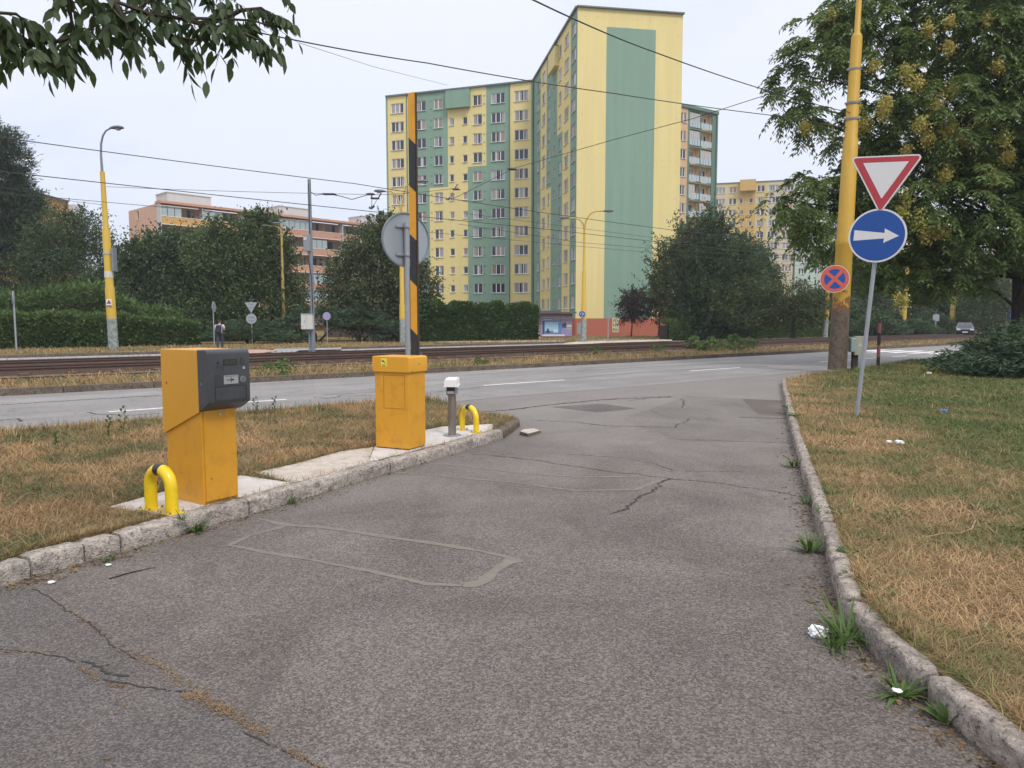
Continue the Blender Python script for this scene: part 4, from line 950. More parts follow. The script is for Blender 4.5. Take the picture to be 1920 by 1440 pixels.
# balcony wing behind the gable
Ea, Fb = Vector((26.15 - 2.6, 117.2 - 1.7)), Vector((32.88, 121.6)); ba = math.atan2(Fb.y - Ea.y, Fb.x - Ea.x); BL = (Fb - Ea).length
bw = thing('apartment_block', 'peach and dark green balcony block just behind the striped gable', 'apartment block', (Ea.x, Ea.y, 0))
def bsx(u, v=260): return onwall(u, v, Ea, ba)[0]
rows = [33.1 - 2.75 * i for i in range(10)]
xb = [bsx(1293), bsx(1313), bsx(1314.3), bsx(1335)]
wB = [(bsx(1281) - .65, bsx(1281) + .65, r - .75, r + .75) for r in rows]
bal = [(xb[0], xb[1], r - 1.3, r + 1.25) for r in rows] + [(xb[2], xb[3], r - 1.3, r + 1.25) for r in rows]
fp_ = Paint(0, [(xb[0] - .45, BL, 0, 40, 1)])
fw = facade('front_wall', bw, Ea, ba, BL, -.5, ZT, wB + bal, fp_, [M['peach'], M['grnd']], .18)
for x0, x1, za, zb in wB: window('window', bw, fw, x0, x1, za, zb, 2)
bz = ba
for k, (x0, x1, za, zb) in enumerate(bal):
    b = MB(); wd = x1 - x0
    b.add([(0, .12, 0), (wd, .12, 0), (wd, .95, 0), (0, .95, 0), (0, .12, 2.55), (wd, .12, 2.55), (wd, .95, 2.55), (0, .95, 2.55)], [(0, 1, 2, 3), (7, 6, 5, 4), (3, 2, 6, 7), (0, 3, 7, 4), (2, 1, 5, 6)])
    lo = b.build('balcony', M['peachin'], bw); lo.location = fw.location + Vector((x0 * cos(ba), x0 * sin(ba), za)); lo.rotation_euler = (0, 0, ba)
    b = MB(); b.box((wd * .3, .92, 1.15), (.8, .06, 2.0)); b.box((wd * .62, .92, 1.4), (.8, .06, 1.4)); b.build('balcony_door', M['glass'], lo)
    b = MB(); n_ = 4
    for i in range(n_): b.box((wd * (i + .5) / n_, .03, .62), (wd / n_ - .09, .03, .92))
    b.build('balustrade', M['railglass'], lo)
    if random.random() < .45:
        b = MB(); f0, f1 = random.choice([(0, 1), (0, .5), (.45, 1), (0, 1)]); n_ = 5
        for i in range(n_):
            if f0 <= (i + .5) / n_ <= f1: b.box((wd * (i + .5) / n_, .09, 1.72), (wd / n_ - .06, .02, 1.25))
        b.build('glazing', M['lg'], lo)
bn = Vector((-sin(ba), cos(ba)))
b = MB(); b.prism([(p.x - Ea.x, p.y - Ea.y, -.5) for p in (Ea + bn * 1.5, Fb + bn * 1.5, Fb + bn * 12, Ea + bn * 12)], (0, 0, ZT + .4)); b.box((0, 0, 0), (.01, .01, .01)); b.build('rear_walls', M['grnd'], bw)
b = MB(); b.box((BL / 2, .55, ZT + .05), (BL + .3, 1.6, .5)); b.box((BL - .1, .7, ZT / 2), (.25, 1.8, ZT)); o = b.build('dark_frame', M['grnd'], bw); o.location = fw.location; o.rotation_euler = (0, 0, ba)

def plainblock(name, label, P0, ang, L, depth, z1, cols, rects, mats, rows, sidemat, hh=1.45, recess=.14):
    t = thing(name, label, 'apartment block', (P0.x, P0.y, 0)); wl = []
    for xc, wd, nm, kd in cols:
        for r in rows: wl.append((round(xc - wd / 2, 2), round(xc + wd / 2, 2), round(r - (hh if wd > 1 else 1.1) / 2, 2), round(r + (hh if wd > 1 else 1.1) / 2, 2), nm, kd))
    fw = facade('front_wall', t, P0, ang, L, -.5, z1, [w_[:4] for w_ in wl], Paint(0, rects), mats, recess + .02)
    for x0, x1, za, zb, nm, kd in wl: window(kd, t, fw, x0, x1, za, zb, nm)
    d = Vector((cos(ang), sin(ang))); n_ = Vector((-sin(ang), cos(ang)))
    b = MB(); b.prism([(p.x - P0.x, p.y - P0.y, -.5) for p in (P0 + n_ * .5 + d * .02, P0 + d * (L - .02) + n_ * .5, P0 + d * (L - .02) + n_ * depth, P0 + n_ * depth + d * .02)], (0, 0, z1 + .46)); b.build('rear_walls', sidemat, t)
    for nm_, x in (('end_wall', 0), ('end_wall', L)):
        b = MB(); b.add([(0, 0, -.5), (0, .5, -.5), (0, .5, z1), (0, 0, z1)], [(0, 1, 2, 3)]); o = b.build(nm_, sidemat, t); o.location = Vector((d.x * x, d.y * x, 0)); o.rotation_euler = (0, 0, ang)
    b = MB(); b.box((L / 2, .15, z1 + .05), (L + .2, .6, .2)); o = b.build('roof_edge', M['trim'], t); o.rotation_euler = (0, 0, ang)
    return t, fw, d, n_
# straw yellow block and mint block, far behind the trees of the corner
K0 = Vector((49.1 - 3.2, 182.6 + .95)); ka = math.atan2(177.2 - 182.6, 67.7 - 49.1)
def ks(u, v=390): return onwall(u, v, K0, ka)[0]
KL = ks(1490)
rows = [33.2 - 2.72 * i for i in range(8)]
kb, kf, kd_, kn = plainblock('apartment_block', 'distant straw yellow and ochre apartment block behind the dark cherry tree', K0, ka, KL, 12, ZT,
    [(ks(1350), 2.2, 3, 'window'), (ks(1373.5), 1.7, 2, 'window'), (ks(1390), .85, 1, 'stair_window'), (ks(1408), .85, 1, 'stair_window'), (ks(1426), 1.7, 2, 'window'), (ks(1450), 2.3, 3, 'window'), (ks(1478), 2.2, 3, 'window')],
    [(ks(1384), ks(1416), 0, 40, 1), (ks(1363), ks(1384), 0, 40, 2), (ks(1416), ks(1438), 0, 40, 2)], [M['cream'], M['ochre'], M['cream2']], rows, M['cream'])
b = MB(); b.box((ks(1401), -.6, ZT - .8), (ks(1416) - ks(1386), 1.2, 2.6)); o = b.build('lift_motor_room', M['ochre'], kb); o.rotation_euler = (0, 0, ka)
N0 = K0 + kd_ * (KL + .6) + kn * 1.5
nb, nf, nd_, nn_ = plainblock('apartment_block', 'distant pale mint apartment block beside the straw yellow block', N0, ka + R(22), 24, 12, ZT - .3, [(1.9, 2.0, 3, 'window'), (6.0, 2.0, 3, 'window'), (9.6, 1.4, 2, 'window')], [], [M['mint']], [32.7 - 2.72 * i for i in range(10)], M['mint'])
# salmon block, parallel to the road
S0 = Vector((-49.46, 105.67)); sa = R(46.5); SL_ = 42
sb = thing('apartment_block', 'long low salmon apartment block with balcony bands behind the trees', 'apartment block', (S0.x, S0.y, 0))
sd = Vector((cos(sa), sin(sa))); sn = Vector((-sin(sa), cos(sa))); SZ = 18.3
nb_ = 7; bayw = SL_ / nb_
b = MB(); b.prism([(p.x, p.y, -.5) for p in (sn * 1.3 + sd * .4, sd * SL_ + sn * 1.3, sd * SL_ + sn * 12, sn * 12 + sd * .4)], (0, 0, SZ + .3)); b.build('core_walls', M['salmon'], sb)
g0 = S0 + sn * 12
we = [(3.2, 4.0, SZ - 1.6 - 2.75 * i, SZ - .3 - 2.75 * i) for i in range(5)]
gwl = facade('gable_wall', sb, g0, sa - pi / 2, 12, -.5, SZ, we, Paint(0, []), [M['salmon2']], .16)
for x0, x1, za, zb in we: window('stair_window', sb, gwl, x0, x1, za, zb, 1)
b = MB(); b.box((SL_ / 2, .6, SZ + .12), (SL_ + .3, 1.9, .34)); o = b.build('roof_edge', M['salmon'], sb); o.rotation_euler = (0, 0, sa)
for i in range(nb_):
    cm = ['orangep', 'orangep', 'ochre', 'salmon', 'salmon', 'salmon', 'orangep'][i]
    for r in range(6):
        zf = SZ - 2.85 * (r + 1)
        b = MB(); b.box((bayw / 2, .06, .52), (bayw - .12, .12, 1.0)); b.box((bayw / 2, .6, -.04), (bayw - .02, 1.2, .12)); bo = b.build('balcony', M[cm], sb); bo.location = (sd * (i * bayw)).to_3d() + Vector((0, 0, zf)); bo.rotation_euler = (0, 0, sa)
        b = MB(); b.box((bayw / 2, .02, 1.05), (bayw - .1, .10, .07)); b.box((bayw / 2, -.02, -.08), (bayw - .1, .10, .09)); b.build('rail', M['winframe'], bo)
        b = MB(); b.box((bayw * .28, 1.25, 1.45), (bayw * .36, .06, 1.9)); b.box((bayw * .74, 1.25, 1.45), (bayw * .34, .06, 1.9)); b.build('balcony_window', M['glass'], bo)
        if random.random() < (.75 if i < 2 and r == 0 else .4):
            b = MB(); q = random.choice([(0, 1), (0, .5), (.5, 1)])
            for k in range(6):
                if q[0] <= (k + .5) / 6 <= q[1]: b.box((bayw * (k + .5) / 6, .09, 1.78), (bayw / 6 - .08, .02, 1.4))
            b.build('glazing', M['railglass'], bo)
for i in range(nb_ + 1):
    b = MB(); b.box((0, .55, SZ / 2), (.14, 1.3, SZ)); o = b.build('party_fin', M['whitep'], sb); o.location = (sd * i * bayw).to_3d(); o.rotation_euler = (0, 0, sa)
for x, l in ((2.2, 6.5), (20, 5.5), (36, 5.5)):
    b = MB(); b.box((0, 0, 0), (l, 4, 2.0)); b.box((0, 0, 1.05), (l + .2, 4.2, .12)); o = b.build('roof_house', M['whitep'], sb); o.location = (sd * (x + l / 2) + sn * 5).to_3d() + Vector((0, 0, SZ + 1.05)); o.rotation_euler = (0, 0, sa)
# orange gable at the far left and pink block at the right edge
QZ = D(128, 378, 119.5).z; QX = D(128, 378, 119.5).x; QL = 31.
ob, of_, od_, on_ = plainblock('apartment_block', 'plain orange apartment block rising above the birch tree', Vector((QX, 119.5 - QL)), R(90), QL, 13, QZ, [(6, 1.3, 2, 'window'), (11, 1.3, 2, 'window')], [], [M['orangep']], [QZ - 9 - 2.8 * i for i in range(4)], M['orangep'])
b = MB(); b.box((QL + 1.0, .2, QZ / 2 - .2), (1.9, 2.6, QZ - .5)); o = b.build('stair_tower', M['whitep'], ob); o.rotation_euler = (0, 0, R(90))
V0 = D(1868, 560, 120); pa = R(-14)
pb, pf, pd_, pn_ = plainblock('apartment_block', 'pale pink apartment block half hidden at the end of the street', Vector((V0.x, 120)), pa, 26, 12, 13.5, [(2.2, 1.8, 2, 'window'), (6, 1.8, 2, 'window'), (10, 1.8, 2, 'window'), (14, 1.8, 2, 'window')], [(0, 26, 0, 2.2, 1)], [M['pinkp'], M['salmon2']], [11.6 - 2.8 * i for i in range(4)], M['pinkp'])
# old low garages between the trees
g0 = G(522, 641, .1); gg = thing('garage', 'low weathered wooden garage with flat sheet roof behind the junipers', 'garage', (g0.x - 1, 74, 0), R(6))
b = MB(); b.box((6, 2, 1.35), (11.5, 4, 2.7)); gb = b.build('wall', M['garage'], gg)
b = MB()
for i in range(5): b.box((1.6 + i * 2.2, -.03, 1.1), (1.9, .07, 2.1))
b.build('door', pmat('old_boards', (.10, .075, .06), .9, .3, 3), gg)
b = MB(); b.box((6, 1.6, 2.85), (13.0, 5.4, .16)); b.box((4.5, 2.6, 3.5), (6, 3.2, .5)); b.box((4.5, 2.4, 3.8), (7, 4, .12)); b.build('roof', M['roofgrey'], gg)

# ------------------------------------------------------------------ vegetation
def unit(a): return a / np.maximum(np.linalg.norm(a, axis=1, keepdims=True), 1e-6)
def leafquads(P, Dn, L, W_):
    """rhombic leaves: P base, Dn direction, L length, W_ width (arrays)"""
    n = len(P); r = unit(rng.normal(size=(n, 3))); sd = unit(np.cross(Dn, r))
    up = unit(np.cross(sd, Dn)); L = np.broadcast_to(L, n)[:, None]; W_ = np.broadcast_to(W_, n)[:, None]
    mid = P + Dn * L * .45 + up * L * .08
    return np.stack([P, mid + sd * W_ * .5, P + Dn * L, mid - sd * W_ * .5], 1)
def quadidx(n): return np.arange(n * 4).reshape(-1, 4)
def cloud(lobes, dens, cr, lpc, L, asp=.5, droop=.3, out=.6, inner=.45, flat=1.):
    """lobes: (cx,cy,cz,rx,ry,rz); clumps spread through each lobe, leaves spread through each clump"""
    Vs = []
    for cx, cy, cz, rx, ry, rz in lobes:
        n = max(6, int(dens * (rx * ry * rz) ** (2 / 3.)))
        d = unit(rng.normal(size=(n, 3))); rad = rng.uniform(inner, 1.04, n) ** .7 * rng.uniform(.85, 1.15, n)
        c = d * rad[:, None] * [rx, ry, rz] + [cx, cy, cz]
        q = rng.normal(size=(n, lpc, 3)) * cr * rng.uniform(.55, 1.3, (n, 1, 1)); q[..., 2] *= flat
        P = (c[:, None, :] + q).reshape(-1, 3)
        o = np.repeat(d, lpc, 0)
        Dn = unit(o * out + rng.normal(size=P.shape) * .6 + np.array([0, 0, -droop]))
        l = L * rng.uniform(.6, 1.3, len(P)); Vs.append(leafquads(P, Dn, l, l * asp))
    return np.concatenate(Vs)
def shoots(lobes, per, ln, n, L, asp, up=.35, spread=.09):
    Vs = []
    for cx, cy, cz, rx, ry, rz in lobes:
        d = unit(rng.normal(size=(per, 3)) + [0, -.25, .35]); s0 = d * [rx, ry, rz] * .92 + [cx, cy, cz]; q = unit(d + rng.normal(size=(per, 3)) * .35 + [0, 0, up]); l = ln * rng.uniform(.4, 1.3, per)
        t = rng.uniform(0, 1, (per, n)); P = (s0[:, None, :] + q[:, None, :] * (t * l[:, None])[..., None] + rng.normal(size=(per, n, 3)) * spread * (1.3 - t)[..., None]).reshape(-1, 3)
        Dn = unit(np.repeat(q, n, 0) * .8 + rng.normal(size=P.shape) * .6); ll = L * rng.uniform(.6, 1.2, len(P)); Vs.append(leafquads(P, Dn, ll, ll * asp))
    return np.concatenate(Vs)
def limbs(mb, base, top, lobes, r0, n=7, ext=.4, thin=1.):
    base, top = Vector(base), Vector(top)
    pts = [base.lerp(top, t) + Vector((random.uniform(-.1, .1), random.uniform(-.1, .1), 0)) * (t > 0) * (top - base).length * .12 for t in np.linspace(0, 1, 5)]
    mb.tube(pts, [r0 * 1.25, r0, r0 * .85, r0 * .7, r0 * .55], 9)
    for lb in lobes:
        e = Vector(lb[:3]); s = pts[random.choice([2, 3, 4])]
        m = s.lerp(e, .5) + Vector((random.uniform(-.2, .2), random.uniform(-.2, .2), random.uniform(0, .3))) * (e - s).length * .4
        mb.tube([s, m, e, e + (e - m) * ext], [r0 * .4 * thin, r0 * .28 * thin, r0 * .14 * thin, r0 * .04], 6, cap=False)
        for k in range(3):
            d = Vector((random.gauss(0, 1), random.gauss(0, 1), random.gauss(0.2, .6))).normalized()
            mb.tube([m.lerp(e, k / 3), m.lerp(e, k / 3) + d * min(lb[3], lb[5]) * (.85 if thin == 1 else .5)], [r0 * .12 * thin, r0 * .03 * thin], 5, cap=False)
def lob(u, v, y, rx, rz, ry=None):
    """a crown lobe seen at picture point (u,v), at depth y, radii in picture units"""
    p = D(u, v, y); k = y / F; return (p.x, p.y, p.z, rx * k, (ry if ry else (rx + rz) / 2) * k, rz * k)
def tree(name, label, cat, base, top, lobes, mat, r0=.15, bark='barkd', group=None, parts=('trunk', 'crown'), sh=16, shl=.75, shu=.3, **kw):
    t = thing(name, label, cat, base, 0, group)
    lb = [(a[0] - base[0], a[1] - base[1], a[2] - base[2], *a[3:]) for a in lobes]
    mb = MB(); limbs(mb, (0, 0, -.1), (top[0] - base[0], top[1] - base[1], top[2] - base[2]), lb, r0); mb.build(parts[0], M[bark], t, smooth=60)
    V = np.concatenate([cloud(lb, **kw), shoots(lb, sh, shl, 34, kw['L'], kw['asp'], shu)]); arr_mesh(parts[1], V, quadidx(len(V)), M[mat], t); return t
GR = 'trees beyond the far carriageway'
def tb(u, y): p = D(u, 640, y); return Vector((p.x, y, .1))
# the dense trees beyond the far carriageway, from the orange gable to the boom
y = 60
tree('pine_tree', 'tall dark pine at the picture edge in front of the orange gable', 'tree', tb(-50, y), D(-40, 235, y),
     [lob(-20, 262, y, 58, 26), lob(15, 300, y, 40, 22), lob(-10, 335, y, 55, 26), lob(10, 365, y, 55, 24), lob(30, 395, y, 55, 30), lob(-20, 430, y, 80, 45), lob(45, 450, y, 60, 50), lob(10, 520, y, 90, 60), lob(-40, 590, y, 80, 45)],
     'needle', .28, 'barkd', GR, dens=24, cr=.42, lpc=80, L=.42, asp=.14, droop=-.15, out=1., inner=.3, flat=.5)
y = 58
tree('birch_tree', 'weeping dark birch with pale stems behind the hedge', 'tree', tb(140, y), D(140, 420, y),
     [lob(105, 440, y, 55, 42), lob(165, 440, y, 40, 42), lob(90, 500, y, 65, 55), lob(165, 510, y, 50, 70), lob(110, 575, y, 70, 55), lob(200, 560, y, 38, 60), lob(40, 590, y, 55, 50)],
     'leafdark', .13, 'birch', GR, dens=14, cr=.42, lpc=90, L=.2, asp=.45, droop=.9, out=.3)
y = 62
tree('broadleaf_tree', 'broad dark green tree under the salmon block gable', 'tree', tb(290, y), D(300, 470, y),
     [lob(300, 475, y, 50, 38), lob(255, 500, y, 42, 40), lob(348, 482, y, 50, 42), lob(280, 550, y, 75, 60), lob(360, 550, y, 65, 75), lob(240, 585, y, 60, 50), lob(320, 610, y, 85, 35), lob(228, 545, y, 30, 50)],
     'leafdark', .22, 'barkd', GR, dens=15, cr=.5, lpc=95, L=.24, asp=.6, droop=.35)
y = 60
tree('broadleaf_tree', 'tall ragged green tree with thin feathery top before the salmon balconies', 'tree', tb(465, y), D(465, 430, y),
     [lob(400, 460, y, 40, 38), lob(440, 442, y, 32, 28), lob(492, 448, y, 42, 38), lob(478, 412, y, 9, 14), lob(505, 418, y, 8, 12), lob(415, 500, y, 60, 55), lob(490, 500, y, 55, 60), lob(395, 575, y, 65, 58), lob(490, 575, y, 65, 58), lob(540, 560, y, 36, 45), lob(445, 610, y, 100, 30), lob(515, 470, y, 32, 36)],
     'leafmid', .22, 'barkd', GR, dens=13, cr=.46, lpc=95, L=.23, asp=.55, droop=.35)
y = 61
tree('broadleaf_tree', 'rounded olive green tree behind the grey sign back and boom', 'tree', tb(715, y), D(720, 470, y),
     [lob(715, 440, y, 34, 26), lob(690, 470, y, 42, 36), lob(745, 470, y, 40, 40), lob(665, 520, y, 50, 40), lob(735, 520, y, 55, 50), lob(780, 545, y, 32, 50), lob(640, 570, y, 40, 40), lob(700, 580, y, 70, 45), lob(770, 590, y, 42, 40), lob(722, 418, y, 14, 14)],
     'leafolive', .2, 'barkd', GR, dens=15, cr=.45, lpc=95, L=.23, asp=.55, droop=.4)
# corner trees in front of the gable and the straw yellow block
y = 66
tree('cherry_tree', 'dark cherry tree with spiky upright shoots beside the gable', 'tree', tb(1318, y), D(1325, 480, y),
     [lob(1328, 462, y, 26, 24), lob(1302, 490, y, 40, 34), lob(1362, 498, y, 40, 36), lob(1280, 528, y, 38, 36), lob(1335, 545, y, 60, 55), lob(1288, 588, y, 36, 32), lob(1325, 600, y, 65, 30), lob(1398, 500, y, 30, 30),
      lob(1238, 515, y, 9, 20), lob(1232, 545, y, 16, 8), lob(1282, 452, y, 8, 18), lob(1322, 432, y, 8, 18), lob(1352, 440, y, 8, 16), lob(1262, 478, y, 10, 14)],
     'leafdark', .2, 'barkd', 'corner trees', dens=17, cr=.40, lpc=90, L=.25, asp=.4, droop=-.15, out=.9, sh=40, shl=2.0, shu=.7)
y = 72
tree('broadleaf_tree', 'dark bushy tree between the cherry tree and the mint block', 'tree', tb(1420, y), D(1420, 500, y),
     [lob(1405, 488, y, 36, 28), lob(1425, 518, y, 34, 32), lob(1400, 545, y, 46, 40), lob(1388, 462, y, 20, 16)],
     'leafdark', .2, 'barkd', 'corner trees', dens=15, cr=.45, lpc=90, L=.26, asp=.5, droop=.2)
for u, lab, sc in ((1405, 'low spreading olive tree with dark trunk before the corner hedge', 1.), (1488, 'low spreading olive tree nearest the thick yellow pole', 1.05)):
    y = 64
    tree('small_tree', lab, 'tree', tb(u, y), D(u, 570, y), [lob(u, 553, y, 46 * sc, 24), lob(u - 35, 574, y, 38 * sc, 26), lob(u + 38, 574, y, 36 * sc, 26), lob(u + 5, 588, y, 50 * sc, 20)],
         'leafolive', .17, 'barkd', 'corner trees', dens=17, cr=.4, lpc=90, L=.2, asp=.5, droop=.3)
y = 74
for u, r, lab in ((1187, 26, 'small round purple plum tree alone before the red plinth'), (1238, 23, 'smaller purple plum tree half hidden beside the cherry tree')):
    tree('plum_tree', lab, 'tree', tb(u - 4, y), D(u - 1, 585, y), [lob(u, 574, y, r, 24), lob(u - 10, 586, y, r * .7, 16), lob(u + 9, 566, y, r * .7, 16), lob(u + 8, 588, y, r * .65, 14), lob(u - 6, 560, y, r * .5, 14)],
         'plum', .075, 'barkd', 'plum trees', dens=28, cr=.28, lpc=34, L=.2, asp=.5, droop=-.1, out=.8)
# backdrop of trees under and behind the big pinnate tree
for u, y, hv, lab in ((1600, 96, 505, 'dark background tree just behind the thick yellow pole'), (1690, 104, 480, 'dark background tree behind the leaning sign post'), (1770, 98, 500, 'dark background tree behind the tram poles at the road bend'), (1560, 84, 560, 'low dark shrubby tree behind the row of junipers')):
    tree('broadleaf_tree', lab, 'tree', tb(u, y), D(u, hv + 40, y), [lob(u, hv + 30, y, 48, 40), lob(u - 35, hv + 70, y, 45, 40), lob(u + 38, hv + 68, y, 45, 40), lob(u, hv + 95, y, 60, 30)] + ([lob(u, hv + 60, y, 50, 40)] if hv < 550 else []),
         'leafdark', .3, 'barkd', 'background trees', dens=10, cr=.6, lpc=90, L=.33, asp=.5, droop=.3)
y = 88
tree('broadleaf_tree', 'bright mid green bushy tree where the street bends behind the juniper', 'tree', tb(1868, y), D(1868, 580, y), [lob(1850, 560, y, 40, 40), lob(1890, 575, y, 35, 40), lob(1840, 600, y, 45, 25), lob(1870, 525, y, 25, 25)], 'leafmid', .2, 'barkd', 'background trees', dens=12, cr=.5, lpc=90, L=.25, asp=.45, droop=.3)

# hedges
def hedge(name, label, cat, P0, P1, depth, hf, n, L, mat, shoot=.3, asp=.4):
    """box hedge from P0 to P1; hf(s) -> height along 0..1"""
    d = (P1 - P0); Ln = d.length; u_ = d.normalized(); nn = Vector((-u_.y, u_.x, 0))
    t = thing(name, label, cat, P0, 0)
    s = rng.uniform(0, 1, n); face = rng.uniform(0, 1, n); hh = np.array([hf(a) for a in s])
    a = np.where(face < .6, rng.normal(0, .06, n), rng.uniform(0, depth, n)); z = np.where(face < .6, rng.uniform(0, 1, n) * hh, hh + np.abs(rng.normal(0, shoot * .35, n)))
    z += (np.sin(s * 40 + 1.3) + np.sin(s * 97)) * .05
    P = np.stack([s * Ln * u_.x + a * nn.x, s * Ln * u_.y + a * nn.y, z], 1)
    Dn = unit(rng.normal(size=(n, 3)) * .7 + np.where((face < .6)[:, None], np.array([[-nn.x * .8, -nn.y * .8, .25]]), np.array([[0, 0, 1.]])))
    l = L * rng.uniform(.5, 1.4, n); V = leafquads(P, Dn, l, l * asp); arr_mesh('foliage', V, quadidx(n), M[mat], t)
    k = 14; mb = MB()
    for i in range(k):
        f = (i + .5) / k; h_ = hf(f) * .82
        c = u_ * (f * Ln) + nn * (depth / 2 + .12); mb.box((c.x, c.y, h_ / 2), (Ln / k, depth * .7, h_), 0, Matrix.Rotation(math.atan2(u_.y, u_.x), 3, 'Z'))
    mb.build('branches', M['barkd'], t); return t
h0, h1 = ST(-6, 52.2, .1), ST(15.6, 51.2, .1)
hedge('hedge', 'long clipped green hedge along the far carriageway behind the first lamp', 'hedge', h0, h1, 1.6, lambda s: 1.85 if s < .75 else 1.85 - (s - .75) * 2.2, 34000, .24, 'hedge', .25)
hedge('hedge', 'taller unclipped shrubs rising behind the clipped hedge', 'hedge', ST(-7, 54.2, .1), ST(15.2, 53.2, .1), 2.2, lambda s: 3.0 + .35 * sin(s * 19) - max(0, s - .78) * 6, 30000, .34, 'hedge', .9, .22)
i0, i1 = G(795, 641, .1), G(1008, 637, .1); i0 = i0.lerp(i1, -.02)
iv = hedge('ivy_wall', 'long wall wholly overgrown with dark ivy below the apartment block', 'ivy wall', i0, i1, .8, lambda s: 2.75 + .14 * sin(s * 23) + .1 * sin(s * 51), 36000, .22, 'ivy', .2, .75)
hedge('hedge', 'low dark hedge under the corner trees', 'hedge', G(1255, 637, .1), G(1570, 632, .1), 1.4, lambda s: 1.35 + .15 * sin(s * 31), 22000, .22, 'hedge', .3)
hedge('hedge', 'dark low hedge under the background trees beyond the tram poles', 'hedge', G(1575, 630, .1), G(1790, 628, .1), 2., lambda s: 1.7 + .5 * sin(s * 17), 16000, .34, 'leafdark', .5)
def juniper(label, c, rx, ry, h, n, L, mat, group=None, stems=3, low=.1, spray=1.):
    t = thing('juniper', label, 'juniper bush', c, 0, group)
    k = max(10, n // 70); a = rng.uniform(0, 2 * pi, k); r = np.sqrt(rng.uniform(.05, 1, k)); z = low * h + (1 - r ** 2 * .8) * h * rng.uniform(.25, .95, k)
    C = np.stack([np.cos(a) * r * rx, np.sin(a) * r * ry, z], 1); Dr = unit(np.stack([np.cos(a) * rx, np.sin(a) * ry, rng.uniform(.05, .55, k)], 1) + rng.normal(size=(k, 3)) * .25)
    sl = rng.uniform(.35, .8, k) * spray
    q = rng.uniform(-.75, 1, (k, 70)); P = C[:, None, :] + Dr[:, None, :] * (q * sl[:, None])[..., None] + rng.normal(size=(k, 70, 3)) * (.05 + .10 * (1 - q))[..., None] * spray * [1, 1, .45]
    Dn = unit((Dr[:, None, :] * 1.1 + rng.normal(size=(k, 70, 3)) * .45).reshape(-1, 3)); P = P.reshape(-1, 3); l = L * rng.uniform(.6, 1.3, len(P))
    V = leafquads(P, Dn, l, l * .22); arr_mesh('foliage', V, quadidx(len(V)), M[mat], t)
    mb = MB()
    for i in range(stems):
        a = i * 2.1 + .4; e = Vector((cos(a) * rx * .55, sin(a) * ry * .55, h * .6)); mb.tube([(0.1 * cos(a), .1 * sin(a), -.05), e * .4 + Vector((.12, -.1, .1)), e], [.11, .08, .03], 7)
    mb.build('stem', M['barkd'], t, smooth=60); return t
juniper('big spreading dark juniper on the near grass beside the main road', Vector((17.5, 21.6, .12)), 4.4, 2.6, 1.95, 56000, .17, 'juniper', None, 5, .02, 1.)
juniper('trailing juniper branches in front of the big dark juniper', Vector((14.6, 20.9, .12)), 1.5, .9, .7, 7000, .13, 'juniper', None, 3, .02, .8)
JG = 'junipers beyond the far carriageway'
juniper('spreading green juniper behind the far give way sign', G(455, 645, .1) + Vector((0, 1.2, 0)), 3., 1.5, 1.75, 10000, .24, 'juniperfar', JG)
juniper('pale green juniper beside the thin lamp base', G(525, 643, .1) + Vector((0, 1.5, 0)), 1.6, 1.2, 1.2, 6000, .24, 'juniperfar', JG)
juniper('flat topped juniper on bare twisted stems behind the pale cabinet', G(590, 642, .1) + Vector((0, .6, 0)), 2.7, 1.4, 2.0, 6500, .24, 'juniperfar', JG, 4, .55)
juniper('flat topped juniper on bare stems below the rounded olive tree', G(672, 641, .1) + Vector((0, .8, 0)), 2.6, 1.4, 2.0, 6500, .24, 'juniperfar', JG, 4, .5)
juniper('dark low juniper below the boom', G(745, 641, .1) + Vector((0, .8, 0)), 2.2, 1.3, 1.3, 6000, .24, 'juniper', JG, 3)
juniper('bluish juniper behind the red and black marker post', G(1655, 632, .1) + Vector((0, 2, 0)), 3.4, 1.6, 2.4, 8000, .3, 'juniperfar', JG)
juniper('bluish juniper between the tram poles at the road bend', G(1725, 630, .1) + Vector((0, 2, 0)), 2.8, 1.6, 2.0, 7000, .3, 'juniperfar', JG)

# big pinnate tree with blossom, trunk out by the street corner
def fronds(lobes, dens, nf, nl, FLn, LL_, asp, inner=.5):
    """pinnate leaves: fronds spring from clumps and droop, leaflets in pairs along them"""
    Vs = []
    for cx, cy, cz, rx, ry, rz in lobes:
        n = max(5, int(dens * (rx * ry * rz) ** (2 / 3.)))
        d = unit(rng.normal(size=(n, 3))); c = d * (rng.uniform(inner, 1.03, n) ** .7)[:, None] * [rx, ry, rz] + [cx, cy, cz]
        az = rng.uniform(0, 2 * pi, (n, nf)); up = rng.uniform(-.35, .45, (n, nf))
        fd = np.stack([np.cos(az), np.sin(az), up], 2) * .7 + d[:, None, :] * .7; fd /= np.linalg.norm(fd, axis=2, keepdims=True)
        tt = np.linspace(.12, 1, nl); Lf = FLn * rng.uniform(.7, 1.3, (n, nf))
        P = c[:, None, None, :] + fd[:, :, None, :] * (tt[None, None, :] * Lf[..., None])[..., None]
        P[..., 2] -= (tt[None, None, :] ** 2) * Lf[..., None] * .75
        sdv = np.cross(fd, np.array([0, 0, 1.])); sdv /= np.maximum(np.linalg.norm(sdv, axis=2, keepdims=True), 1e-5)
        for sgn in (-1, 1):
            Dn = sdv[:, :, None, :] * sgn * .8 + fd[:, :, None, :] * .45 + np.array([0, 0, -.55]) * (.5 + tt[None, None, :, None]) + rng.normal(size=P.shape) * .12
            Dn = unit(Dn.reshape(-1, 3)); l = LL_ * rng.uniform(.75, 1.2, len(Dn)); Vs.append(leafquads(P.reshape(-1, 3), Dn, l, l * asp))
    return np.concatenate(Vs)
BT = Vector((19.0, 28.0, .12)); y = 27.
